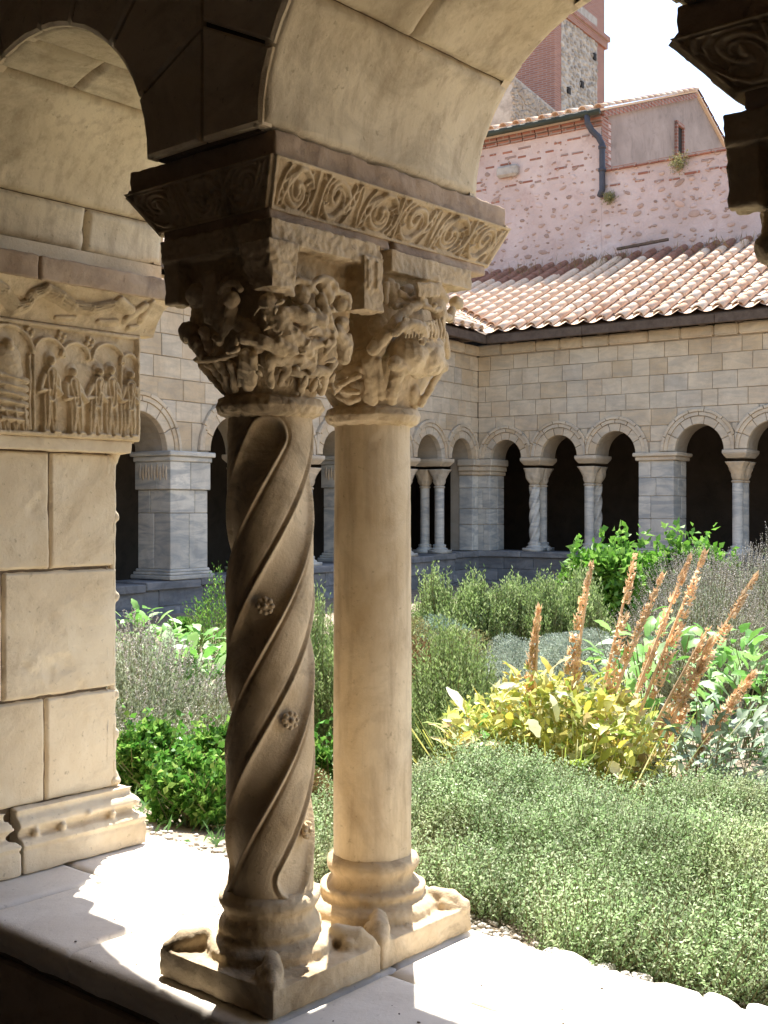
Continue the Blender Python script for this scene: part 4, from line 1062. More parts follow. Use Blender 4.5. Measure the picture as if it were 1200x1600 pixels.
# far piers
def far_pier(side, s0, s1, label, wl=.0, carved=True):
    T = frameL if side == 'L' else frameR; zf = zbL if side == 'L' else zbR; zsf = zsL if side == 'L' else zsR
    e = wall_empty('stone_pier', label, 'pier', side); sm = (s0+s1)/2; zb, zt = zf(sm), zsf(sm)
    def bx(name, a0, a1, d0, d1, z0, z1, mat=M['marble'], bev=.008):
        m = MB(); m.box(a0, a1, d0, d1, z0, z1); m.v = [T(*v) for v in m.v]; return m.build(name, mat, e, bevel=bev)
    bx('pier_core', s0+.012, s1-.012, .02, FT-.02, zb, zt-.01, M['farjoint'], 0)
    zz = [zb+.14, zb+.62, zb+1.02, zb+1.34, zt-.14]
    if carved: zz = [zb+.14, zb+.9, zb+1.22, zt-.14]
    random.seed(int(s0*100))
    for i in range(len(zz)-1):
        f = carved and i == len(zz)-2
        k = random.choice([.35, .5, .6]); bulge = .03 if f else 0
        sp = s0+(s1-s0)*k; dp = FT*random.choice([.35, .5, .62])
        for (a0, a1) in ((s0-bulge, sp-.003), (sp+.003, s1+bulge)):
            for (d0, d1) in ((-.003-bulge, dp-.003), (dp+.003, FT+bulge)):
                bx('stone_block', a0+random.uniform(-.002, .002), a1, d0, d1, zz[i]+.004, zz[i+1]-.003, M['marble'])
    if carved:
        for q in range(10):
            m = MB(); p = T(s1+.03, .05+q*.055, 0); m.ell((p[0], p[1], zt-.30+.03*(q % 2)), (.018, .022, .1), None, 8, 6); p = T(s0-.03, .05+q*.055, 0); m.ell((p[0], p[1], zt-.30+.03*(q % 2)), (.018, .022, .1), None, 8, 6)
            m.build('carved_figure', M['far'], e, True)
    for (g_, z0, z1) in ((.075, zb+.002, zb+.06), (.05, zb+.062, zb+.10), (.025, zb+.102, zb+.142)): bx('base_moulding', s0-g_, s1+g_, -g_, FT+g_, z0, z1, M['marble'], .01)
    for (g_, z0, z1) in ((.05, zt-.14, zt-.07), (.085, zt-.068, zt-.001)): bx('impost', s0-g_, s1+g_, -g_, FT+g_, z0, z1, M['far'] if side == 'R' else M['marble'], .012)
    random.seed(int(s0*77)+5)
    return e
far_pier('R', 3.26, 3.90, 'square block pier in the middle of the far right arcade', carved=False)
far_pier('R', 7.35, 8.05, 'block pier of the far right arcade beyond the frame')
far_pier('L', 7.50, 8.22, 'veined marble pier of the left far arcade, standing between the near pier and twisted shaft')
far_pier('L', 3.36, 4.05, 'veined marble pier of the left far arcade, mostly behind the smooth shaft')
far_pier('L', 11.7, 12.4, 'marble pier at the far end of the left arcade, hidden by the near pier')
# corner pier
cp = wall_empty('stone_pier', 'L-shaped grey corner pier where the two far arcades meet', 'pier', 'R')
c_, s_ = math.cos(ANG_L-ANG_R), math.sin(ANG_L-ANG_R)
def cbox(name, x0, x1, y0, y1, z0, z1, mat, bev=.008):
    m = MB(); m.box(x0, x1, y0, y1, z0, z1); return m.build(name, mat, cp, bevel=bev)
cbox('pier_core', -.5, .25, .012, .5, Z0R, ZSR, M['farjoint'], 0); cbox('pier_core', -.5, -.012, -.19, .3, Z0R, ZSR, M['farjoint'], 0)
random.seed(12)
for i, (z0, z1) in enumerate(((Z0R, .72), (.725, 1.02), (1.025, 1.42), (1.425, 1.66))):
    k = [.12, .17, .1, .19][i]
    cbox('stone_block', .0, k-.003, .0, .3, z0+.003, z1-.003, M['marble']); cbox('stone_block', k+.003, .262, .0, .3, z0+.003, z1-.003, M['marble'])
    cbox('stone_block', .05, .264, .303, .55, z0+.003, z1-.003, M['marble'])
    cbox('stone_block', -.3, -.0, -k, .1, z0+.003, z1-.003, M['marble']); cbox('stone_block', -.3, -.002, -.205, -k-.005, z0+.003, z1-.003, M['marble'])
for (g_, z0, z1) in ((.03, 1.665, 1.74), (.055, 1.742, 1.84), (.09, 1.842, ZSR-.002)):
    cbox('corner_capital', -.3, .26+g_, -g_, .58, z0, z1, M['far'], .015); cbox('corner_capital', -.3, g_, -.20-g_, .2, z0+.003, z1-.003, M['far'], .015)

# gallery interiors behind the far arcades
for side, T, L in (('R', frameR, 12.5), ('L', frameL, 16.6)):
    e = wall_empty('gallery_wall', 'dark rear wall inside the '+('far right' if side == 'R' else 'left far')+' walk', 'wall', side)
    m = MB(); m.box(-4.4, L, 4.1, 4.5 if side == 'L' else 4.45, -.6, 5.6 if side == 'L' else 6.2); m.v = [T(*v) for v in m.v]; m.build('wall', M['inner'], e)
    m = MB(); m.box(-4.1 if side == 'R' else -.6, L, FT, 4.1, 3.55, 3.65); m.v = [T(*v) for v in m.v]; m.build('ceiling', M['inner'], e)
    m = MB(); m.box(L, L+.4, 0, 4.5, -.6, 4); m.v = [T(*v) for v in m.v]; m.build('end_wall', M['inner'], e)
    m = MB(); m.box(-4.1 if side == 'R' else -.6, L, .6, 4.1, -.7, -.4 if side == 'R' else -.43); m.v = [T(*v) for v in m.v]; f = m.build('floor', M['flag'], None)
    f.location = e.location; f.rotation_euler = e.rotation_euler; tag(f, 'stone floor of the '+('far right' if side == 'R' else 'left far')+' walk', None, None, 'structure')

# ------------------------------------------------------------------ tiled roofs
OV = .42; SL = math.tan(R(24)); ZE = 4.30
def tile_mesh(seed):
    r0, r1, L, n = .10, .082, .47, 8; vs = []; rr = random.Random(seed)
    for (x, r) in ((0, r0), (L, r1)):
        for k in range(n+1):
            a = math.pi*k/n; vs.append((r*math.cos(a)*1.03, x, r*math.sin(a)*.92))
        for k in range(n+1):
            a = math.pi*k/n; vs.append(((r-.016)*math.cos(a), x, (r-.016)*math.sin(a)*.9))
    q = n+1; fs = []
    for k in range(n): fs += [(k, k+1, 2*q+k+1, 2*q+k), (q+k, 3*q+k, 3*q+k+1, q+k+1), (k, q+k, q+k+1, k+1)]
    me = bpy.data.meshes.new('roof_tile'); me.from_pydata(vs, [], fs); me.polygons.foreach_set('use_smooth', [k % 3 != 2 for k in range(len(fs))]); me.materials.append(M['tile']); return me
TM = [tile_mesh(0)]
M['shade_verge_tile'] = simple('red_shade_and_verge_tile', (.20, .09, .06), (.36, .18, .12), 9, .9, .6, .02)  # darker red paints the church wall's shadow on upper roof rows; also dark verge tiles
TO_ = TM[0].copy(); TO_.materials.clear(); TO_.materials.append(M['shade_verge_tile'])
def roof(side, T, L, label, s_lo, n_ind, smax):
    e = wall_empty('tiled_roof', label, 'roof', side)
    W_ = 4.55+OV
    sp = .345; ex = .37; slope = R(24); cs = math.cos(slope)
    places = []
    k0 = int(s_lo/sp)-1
    for k in range(k0, int(L/sp)):
        s = k*sp
        for r in range(int(W_/cs/ex)+1):
            dist = r*ex-.04; d = -OV+dist*cs
            if d > 4.5: continue
            if s < -d+.1: continue
            places.append((s, d, ZE+.055+(d+OV)*SL, r))
    sg = 1 if side == 'R' else -1
    lead = [p for p in places if p[0] < smax]; lead.sort(key=lambda p: (p[1] > 3.4, 0))
    inds = sorted(lead, key=lambda p: (p[0]-9)**2*.25+p[1]**2*.6)[:n_ind] if side == 'R' else sorted(lead, key=lambda p: abs(p[0]-8.3)*2+p[1])[:n_ind]
    ids = set(inds)
    for (s, d, z, r) in inds:
        o = link('roof_tile', TO_ if d > 3.75+.25*math.sin(s*1.9)-(.5 if s < .6 else 0) else TM[0], e); x, y, zz = T(s+random.uniform(-.012, .012), d, z)  # upper rows, more at left, get the colour that deepens the wall's shadow
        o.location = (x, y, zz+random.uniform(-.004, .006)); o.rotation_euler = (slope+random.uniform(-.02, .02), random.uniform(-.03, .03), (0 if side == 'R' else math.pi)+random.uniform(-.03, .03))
    V = []; F = []; MI = []; n0 = 0; base = np.array([v.co[:] for v in TM[0].vertices]); fc = np.array([list(p.vertices) for p in TM[0].polygons])
    for p in places:
        if p in ids: continue
        s, d, z, r = p; a = slope; y = base[:, 1]*math.cos(a)-base[:, 2]*math.sin(a); z2 = base[:, 1]*math.sin(a)+base[:, 2]*math.cos(a); x = base[:, 0]
        X_ = s+x*1.0+random.uniform(-.01, .01); D_ = d+y
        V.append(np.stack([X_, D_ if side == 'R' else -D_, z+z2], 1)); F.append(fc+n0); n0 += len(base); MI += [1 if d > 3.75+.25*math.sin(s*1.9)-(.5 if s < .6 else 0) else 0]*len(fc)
    o = fast_mesh('roof_tiles', np.vstack(V), np.vstack(F), [M['tile'], M['shade_verge_tile']], e, True, MI); o['kind'] = 'stuff'
    # pan tiles: hollow channels with stepped laps
    V = []; F = []; n0 = 0
    for k in range(k0, int(L/sp)):
        for r in range(int(W_/cs/ex)+1):
            d0 = -OV-.05+r*ex*cs; d1 = d0+ex*cs+.06
            if d0 > 4.5: continue
            sc_ = k*sp+sp/2
            if sc_ < -d0-.25: continue
            nn = 6; pts = []
            for d, lift in ((d0, .035), (min(d1, 4.6), .012)):
                for j in range(nn+1):
                    u = j/nn*2-1; pts.append((sc_+u*sp*.47, d, ZE-.01+(d+OV)*SL+lift+.055*u*u))
            V.append(np.array([T(*p) for p in pts])); q = nn+1; F.append(np.array([(j, j+1, q+j+1, q+j) for j in range(nn)])+n0); n0 += 2*q
    o = fast_mesh('pan_tiles', np.vstack(V), np.vstack(F), M['tile'], e, True); o['kind'] = 'stuff'
    # deck, eave board
    if side == 'R': pl = [(-4.6, 4.55), (L, 4.55), (L, -OV+.02), (OV-.02, -OV+.02)]
    else: pl = [(-4.6, 4.55), (L, 4.55), (L, -OV+.02), (OV-.02, -OV+.02)]
    vs = [T(s, d, ZE-.03+(d+OV)*SL) for s, d in pl]+[T(s, d, ZE-.09+(d+OV)*SL) for s, d in pl]
    mesh('roof_deck', vs, [(0, 1, 2, 3), (7, 6, 5, 4), (0, 4, 5, 1), (1, 5, 6, 2), (2, 6, 7, 3), (3, 7, 4, 0)], M['wood'], e)
    s = OV
    while s < L:
        q = min(L, s+random.uniform(1.6, 2.4)); m = MB(); m.box(s+.004, q-.004, -OV-.01, -OV+.06, ZE-.19, ZE-.035); m.v = [T(*v) for v in m.v]; m.build('eave_board', M['wood'], e, bevel=.008); s = q
    k = .7
    while k < L:
        m = MB(); m.box(k, k+.09, -OV+.065, .1, ZE-.17, ZE-.055); m.v = [T(*v) for v in m.v]; m.build('rafter_end', M['wood'], e); k += .62
    m = MB(); m.box(-.3, L, -OV+.062, -.07, ZE-.05, ZE-.031); 
    return e
roof('R', frameR, 12.5, 'sunlit terracotta tiled roof over the far right walk', -4.2, 290, 9.0)
roof('L', frameL, 16.6, 'tiled roof over the left far walk, glimpsed beside the dark impost', -4.0, 60, 10.5)

# ================================================================== CHURCH BEHIND
ch = wall_empty('church_building', 'pink plastered church wall with grey gable and dark downpipe above the tiled roof', 'building', 'R')
DW = 4.5; GE = .537
def cm(name, mb, mat, bev=0, smooth=False): return mb.build(name, mat, ch, smooth, bev)
m = MB(); m.box(-16, GE, DW, DW+.5, 4, 9.72); cm('upper_wall', m, M['plaster'])
m = MB(); m.box(GE+.002, 14, DW+.004, DW+.5, 4, 8.46); cm('lower_wall', m, M['plaster'])
m = MB(); m.box(-8, 14, DW-.05, DW+.002, 6.3, 6.52); cm('flashing', m, M['gable'], .01)
# gable end of the nave
vs = []
for y, z in ((DW+.5, 8.2), (DW+11.9, 8.2), (DW+11.9, 9.8), (DW+5.9, 11.95), (DW+.012, 9.82), (DW+.012, 8.5)): vs.append((GE-.02, y, z))
vs2 = [(x-.5, y, z) for x, y, z in vs]; n = len(vs)
mesh('gable_wall', vs+vs2, [tuple(range(n)), tuple(range(n, 2*n))[::-1]]+[(i, n+i, n+(i+1) % n, (i+1) % n) for i in range(n)], M['gable'], ch)
m = MB()                                                   # brick verge course under the gable tiles
for i in range(28):
    t0, t1 = i/28, (i+.9)/28; y0, y1 = DW+5.9*t0, DW+5.9*t1; z0 = 9.82+2.13*t0
    mb = MB(); mb.box(GE-.03, GE+.07, y0, y1, z0-.14, z0-.0); mb.v = [(x, y, z+(y-y0)*.361) for x, y, z in mb.v]; cm('brick', mb, M['brick'])
# quoin bricks at the corner
for i in range(16):
    z = 8.5+i*.082; L = .35 if i % 2 else .5
    mb = MB(); mb.box(GE-.01, GE+.012, DW, DW+L, z, z+.066); cm('brick', mb, M['brick'])
# window slit
mb = MB(); mb.box(GE-.022, GE+.002-.012, DW+4.55, DW+4.95, 10.0, 10.75); cm('window', mb, M['dark'])
for (y0, y1, z0, z1) in ((4.48, 4.55, 9.95, 10.8), (4.95, 5.02, 9.95, 10.8), (4.48, 5.02, 10.75, 10.84), (4.46, 5.04, 9.9, 10.0)):
    mb = MB(); mb.box(GE-.02, GE+.05, DW+y0, DW+y1, z0, z1); cm('window_surround', mb, M['brick'])
# nave roof: slabs and verge tiles
rf = []
for i in range(15):
    o = link('roof_tile', TO_, ch); t = i/15; o.location = (GE+.02, DW+12.0-6.1*t, 9.84+2.2*t); o.rotation_euler = (R(19.6), 0, math.pi); o.scale = (.8, .9, .9)
for (d0, z0, d1, z1) in ((DW-.28, 9.78, DW+5.9, 12.02), (DW+5.9, 12.02, DW+12.2, 9.75)):
    vs = [(-16, d0, z0), (GE+.06, d0, z0), (GE+.06, d1, z1), (-16, d1, z1)]; vs += [(x, y, z-.05) for x, y, z in vs]
    rf.append(mesh('nave_roof', vs, [(0, 1, 2, 3), (7, 6, 5, 4), (0, 4, 5, 1), (1, 5, 6, 2), (2, 6, 7, 3), (3, 7, 4, 0)], M['tile'], ch))
for i in range(30):                                           # verge tiles climbing the gable and eave tiles
    t = i/16
    if i < 16:
        o = link('roof_tile', TM[0], ch); o.location = (GE+.05, DW-.3+6.15*t, 9.80+2.2*t); o.rotation_euler = (R(19.6), 0, 0); o.scale = (1.1, .9, 1)
for i in range(34):
    o = link('roof_tile', TM[0], ch); o.location = (GE-.3-i*.33, DW-.36, 9.80); o.rotation_euler = (R(19.6), 0, 0)
mb = MB(); mb.tube([(-12, DW-.33, 9.74), (GE+.1, DW-.33, 9.71)], .065, 10); g_ = cm('gutter', mb, M['copper'], 0, True)
for k, (z0, z1, o_) in enumerate(((9.5, 9.58, .05), (9.6, 9.68, .1))):
    s = -6.0
    while s < GE:
        mb = MB(); mb.box(s, s+.3, DW-o_, DW+.01, z0, z1); cm('brick', mb, M['brick']); s += .33
# downpipe with offset and shoe
mb = MB(); X0 = GE-.08
mb.tube([(X0-.12, DW-.32, 9.68), (X0-.12, DW-.30, 9.52), (X0-.06, DW-.2, 9.36), (X0+.06, DW-.12, 9.22), (X0+.14, DW-.1, 9.05), (X0+.14, DW-.1, 8.4), (X0+.14, DW-.1, 8.05), (X0+.1, DW-.14, 7.9)], .068, 12)
for z in (8.95, 8.45): mb.lathe([(.05, z), (.086, z), (.086, z+.07), (.05, z+.07)], X0+.14, DW-.1, 12)
cm('downpipe', mb, M['lead'], 0, True)
# coping of tiles and bricks on the lower wall
s = GE
while s < 8:
    mb = MB(); L = random.uniform(.22, .34); mb.box(s, s+L-.015, DW-.06-random.uniform(0, .02), DW+.5, 8.46, 8.50+random.uniform(.01, .03)); cm('brick', mb, M['brick']); s += L
for (z, sa, sb) in ((8.30, GE+.2, 6), (8.12, GE+.2, 4.5), (8.05, 1.2, 6), (9.3, -3, GE), (9.15, -3, -.4), (8.7, -3.2, .1), (8.5, -3, -.3), (8.2, -3.2, -1), (9.0, -2.4, .2)):
    s = sa
    while s < sb:
        L = random.uniform(.16, .34)
        if random.random() < .62:
            mb = MB(); zz = z+random.uniform(-.03, .03); mb.box(s, s+L, DW-.014, DW+.02, zz, zz+.045); cm('brick', mb, M['brick'], .006)
        s += L+random.uniform(.02, .2)
RS = rock_objs(6, M['redstone'], 'field_stone'); RP = rock_objs(4, M['plaster'], 'field_stone')
random.seed(31); taken = []; cnt = 0; tries = 0
while cnt < 285 and tries < 9000:
    tries += 1
    s = random.uniform(-3.6, 7.0); z = random.uniform(6.55, 8.5 if s > GE else 8.9)
    if any(abs(s-a) < .26 and abs(z-b) < .15 for a, b in taken): continue
    if random.random() < .35*(z > 8): continue
    taken.append((s, z)); cnt += 1
    q = random.random(); w_ = random.uniform(.04, .085) if q < .85 else random.uniform(.085, .14)
    o = link('field_stone', random.choice(RS if random.random() < .75 else RP), ch); o.location = (s, DW-.002, z); o.scale = (w_, .02, w_*random.uniform(.4, .65)); o.rotation_euler = (0, random.uniform(-.5, .5), 0)
V = []; F = []; n0 = 0
for i in range(420):
    s = random.uniform(-3.6, 7); z = random.uniform(6.5, 9.4); w_ = random.uniform(.02, .045)
    if s > GE and z > 8.4: continue
    b_ = OCT*np.array([w_, .02, w_*.7])*rng.uniform(.8, 1.2, (len(OCT), 1)); V.append(b_+np.array([s, DW, z])); F.append(OF+n0); n0 += len(OCT)
o = fast_mesh('small_field_stones', np.vstack(V), np.vstack(F), M['redstone'], ch, True); o['kind'] = 'stuff'
mb = MB(); mb.box(-2.05, -1.5, DW-.16, DW, 8.72, 8.98); cm('corbel_stone', mb, M['rubble'], .05)
mb = MB(); mb.box(1.05, 2.2, -.02, .06, 0, .05); mb.v = [(x, DW-.35+y, 6.62+z+(x-1.05)*.05) for x, y, z in mb.v]; o = mb.build('timber_plank', M['wood'], None); e = ch
o.location = ch.location; o.rotation_euler = ch.rotation_euler; tag(o, 'short dark plank lying where the tiled roof meets the pink wall', 'plank')

# bell tower
D45 = 45.; tx = (867-600)/1830*D45
tw = empty('bell_tower', 'square red-brick and rubble bell tower rising behind the church roof', 'tower', (tx, D45, 0), ANG_R)
W_T = 5.2
m = MB(); m.box(-W_T, 0, 0, 4.6, 0, 30); m.build('tower_body', M['brick'], tw)
m = MB(); m.box(-.0, .012, .55, 3.85, 14, 21.2); m.build('mortar_panel', M['rubble'], tw)
m = MB(); m.box(-W_T-.1, .10, -.1, 4.72, 20.2, 20.5); m.box(-W_T-.18, .18, -.18, 4.8, 20.5, 20.7); m.build('string_course', M['brick'], tw)
RT = rock_objs(6, M['rubble'], 'rubble_stone'); taken = []; random.seed(5); cnt = 0; tries = 0
while cnt < 290 and tries < 20000:
    tries += 1; y = random.uniform(.62, 3.8); z = random.uniform(15.6, 20.15)
    if any(abs(y-a) < .22 and abs(z-b) < .15 for a, b in taken): continue
    taken.append((y, z)); cnt += 1; o = link('rubble_stone', random.choice(RT), tw); o.location = (.01, y, z); w_ = random.uniform(.11, .17); o.scale = (.06, w_, w_*.6); o.rotation_euler = (random.uniform(-.4, .4), 0, 0)
for y, z in ((2.2, 17.9), (1.0, 17.3), (3.5, 16.6), (3.4, 19.4)):
    m = MB(); m.box(.0, .09, y, y+.22, z, z+.25); m.build('putlog_hole', M['dark'], tw)
# rubble buttress mass in front of the tower
bt = empty('church_transept', 'rubble stone mass below the brick tower', 'building', (tx-2.2, D45-5.2, 0), ANG_R)
m = MB(); m.add([(-7, 0, 0), (0, 0, 0), (0, 8.5, 0), (-7, 8.5, 0), (-7, 0, 15.8), (0, 0, 15.8), (0, 8.5, 15.0), (-7, 8.5, 15.0)], [(0, 3, 2, 1), (4, 5, 6, 7), (0, 1, 5, 4), (1, 2, 6, 5), (2, 3, 7, 6), (3, 0, 4, 7)])
m.build('wall', M['rubble'], bt)
V = []; F = []; n0 = 0; taken = []
for i in range(2600):
    y = random.uniform(0, 8.4); z = random.uniform(11.5, 15.7-y*.09); w_ = random.uniform(.08, .16)
    b_ = OCT*np.array([.07, w_, w_*.62])*rng.uniform(.75, 1.2, (len(OCT), 1)); V.append(b_+np.array([0, y, z])); F.append(OF+n0); n0 += len(OCT)
o = fast_mesh('rubble_stones', np.vstack(V), np.vstack(F), M['rubble'], bt, True); o['kind'] = 'stuff'

# ================================================================== PLANTS
def unit(v): return v/(np.linalg.norm(v, axis=-1, keepdims=True)+1e-9)
def leafgeo(P, D, L, W, fold=.25):
    """one folded four-corner leaf each"""
    n = len(P); D = unit(D); rnd = rng.normal(size=(n, 3)); S = unit(np.cross(D, rnd)); Nn = np.cross(D, S)
    L = np.broadcast_to(L, (n,))[:, None]; W = np.broadcast_to(W, (n,))[:, None]
    mid = P+D*L*.45
    V = np.stack([P, mid-S*W*.5+Nn*W*fold, P+D*L, mid+S*W*.5+Nn*W*fold], 1).reshape(-1, 3)
    F = np.arange(n*4).reshape(n, 4)
    return V, F
def twigs(P0, P1, w=.002):
    n = len(P0); d = unit(P1-P0); S = unit(np.cross(d, rng.normal(size=(n, 3))))*w
    V = np.stack([P0-S, P0+S, P1+S*.5, P1-S*.5], 1).reshape(-1, 3); return V, np.arange(n*4).reshape(n, 4)
def join(parts):
    V = []; F = []; I = []; n = 0
    for (v, f, mi) in parts: V.append(v); F.append(f+n); I.append(np.full(len(f), mi)); n += len(v)
    return np.vstack(V), np.vstack(F), np.concatenate(I)
def at(px, Yd): return (px-600)/1830*Yd
def topz(py, Yd): return 1-(py-797)/1830*Yd
def plant(name, label, cat, x, y, group=None):
    z = gz(x, y); return empty(name, label, cat, (x, y, z), 0, group), z
def lump(D, seed, k=3):
    s = 0; r = np.random.default_rng(seed)
    for i in range(5):
        w_ = r.normal(size=3)*k; s = s+np.sin(D@w_+r.random()*6.28)
    return s/5
def round_bush(name, label, cat, px, Yd, wpx, pytop, n, lL, lW, mat, seed, group=None, ry=None, lumpy=.35, up=.35):
    x = at(px, Yd); e, z0 = plant(name, label, cat, x, Yd, group); rx = wpx/1830*Yd/2; ry = ry or rx; h = topz(pytop, Yd)-z0
    D = unit(rng.normal(size=(n, 3))); D[:, 2] = np.abs(D[:, 2])*1.0-.12
    rr = (1+lumpy*lump(D, seed))*(.62+.38*rng.random(n)**.45)
    P = D*rr[:, None]*np.array([rx, ry, h*.86]); P[:, 2] = np.maximum(P[:, 2]+h*.08, .01)
    dirs = unit(D*np.array([1/rx, 1/ry, 1/h]))*.8+rng.normal(size=(n, 3))*.55+np.array([0, 0, up])
    V1, F1 = leafgeo(P, dirs, lL*rng.uniform(.6, 1.2, n), lW*rng.uniform(.6, 1.2, n))
    o = fast_mesh('foliage', V1, F1, mat, e, False); o['kind'] = 'stuff'
    m_ = 60; Q = unit(rng.normal(size=(m_, 3))); Q[:, 2] = np.abs(Q[:, 2])+.2; V2, F2 = twigs(np.zeros((m_, 3))+rng.normal(size=(m_, 3))*[rx*.15, ry*.15, 0], Q*np.array([rx, ry, h])*.6, .004)
    fast_mesh('stems', V2, F2, M['stem'], e)
    return e
def loose_bush(name, label, cat, px, Yd, wpx, pytop, nl, per, lL, lW, mat, seed, group=None):
    x = at(px, Yd); e, z0 = plant(name, label, cat, x, Yd, group); rx = wpx/1830*Yd/2; h = topz(pytop, Yd)-z0; r = np.random.default_rng(seed); PP = []; DD = []
    for k in range(nl):
        q = r.random()**.6; a = r.random()*6.28; c = np.array([rx*q*math.cos(a)*.85, rx*q*math.sin(a)*.7, 0]); c[2] = h*r.uniform(.12, .84)*(1-.4*q*q); R_ = r.uniform(.13, .27)*min(h, rx*1.4)
        D = unit(r.normal(size=(per, 3))); PP.append(c+D*R_*r.uniform(.4, 1.15, (per, 1))*[1.15, 1, .75]); DD.append(D*.6+r.normal(size=D.shape)*.6+[0, 0, .35])
    for k in range(26):
        b_ = np.array([r.uniform(-.9, .9)*rx, r.uniform(-.6, .4)*rx, h*.5]); t = np.linspace(.2, 1, 12)[:, None]; P = b_+t*[r.normal()*.06, r.normal()*.06, h*r.uniform(.25, .62)]+r.normal(size=(12, 3))*.006; PP.append(P); DD.append(r.normal(size=P.shape)+[0, 0, .4])
    P = np.vstack(PP); D = np.vstack(DD); P[:, 2] = np.maximum(P[:, 2], .005); n = len(P); V1, F1 = leafgeo(P, D, lL*rng.uniform(.5, 1.4, n), lW*rng.uniform(.6, 1.3, n)); o = fast_mesh('foliage', V1, F1, mat, e); o['kind'] = 'stuff'
    V2, F2 = twigs(r.normal(size=(60, 3))*[rx*.3, rx*.2, 0], unit(r.normal(size=(60, 3))*[1, 1, .2]+[0, 0, 1])*h*.85, .003); fast_mesh('stems', V2, F2, M['stem'], e)
def spiky_bush(name, label, cat, px, Yd, wpx, pytop, ns, nl, lL, lW, mat, seed, group=None, ry=None, lean=.25, flower=None, sw=.0022, fl_h=.18, hvar=.25):
    x = at(px, Yd); e, z0 = plant(name, label, cat, x, Yd, group); rx = wpx/1830*Yd/2; ry = ry or rx*.8; h = topz(pytop, Yd)-z0
    a = rng.random(ns)*2*math.pi; q = np.sqrt(rng.random(ns)); bx_, by_ = rx*q*np.cos(a)*.8, ry*q*np.sin(a)*.8
    base = np.stack([bx_, by_, np.zeros(ns)], 1)
    hh = h*(1-.42*q**2)*rng.uniform(1-hvar, 1.03, ns)*(1+.14*np.sin(bx_*7/max(rx, .3)+seed)+.08*np.sin(by_*9+seed))
    ln = np.stack([bx_/rx*lean*h+rng.normal(size=ns)*.04, by_/ry*lean*h+rng.normal(size=ns)*.04, hh], 1)
    tip = base+ln
    V2, F2 = twigs(base, tip, sw)
    parts = [(V2, F2, 1)]
    t = (np.tile(np.linspace(.12, 1, nl), ns)+rng.normal(size=ns*nl)*.02)[:, None]
    Bq = np.repeat(base, nl, 0); L_ = np.repeat(ln, nl, 0); P = Bq+L_*t
    dr = rng.normal(size=(ns*nl, 3)); dr[:, 2] = np.abs(dr[:, 2])*.4; dr = unit(dr)*.8+unit(L_)*.9
    V1, F1 = leafgeo(P, dr, lL*rng.uniform(.7, 1.15, ns*nl), lW)
    parts.append((V1, F1, 0)); mats = [mat, M['stem']]
    if flower:
        k = 9; sel = rng.random(ns) < .8; T0 = tip[sel]; d = unit(ln[sel]); m_ = len(T0)
        V3, F3 = twigs(T0, T0+d*fl_h, sw*.7); parts.append((V3, F3, 1))
        tt = np.tile(np.linspace(.45, 1, k), m_)[:, None]; P = np.repeat(T0, k, 0)+np.repeat(d, k, 0)*tt*fl_h
        V4, F4 = leafgeo(P, rng.normal(size=(m_*k, 3))+np.repeat(d, k, 0), .011, .008); parts.append((V4, F4, 2)); mats.append(flower)
    V, F, I = join(parts)
    o = fast_mesh('foliage', V, F, mats, e, False, I); o['kind'] = 'stuff'
    return e

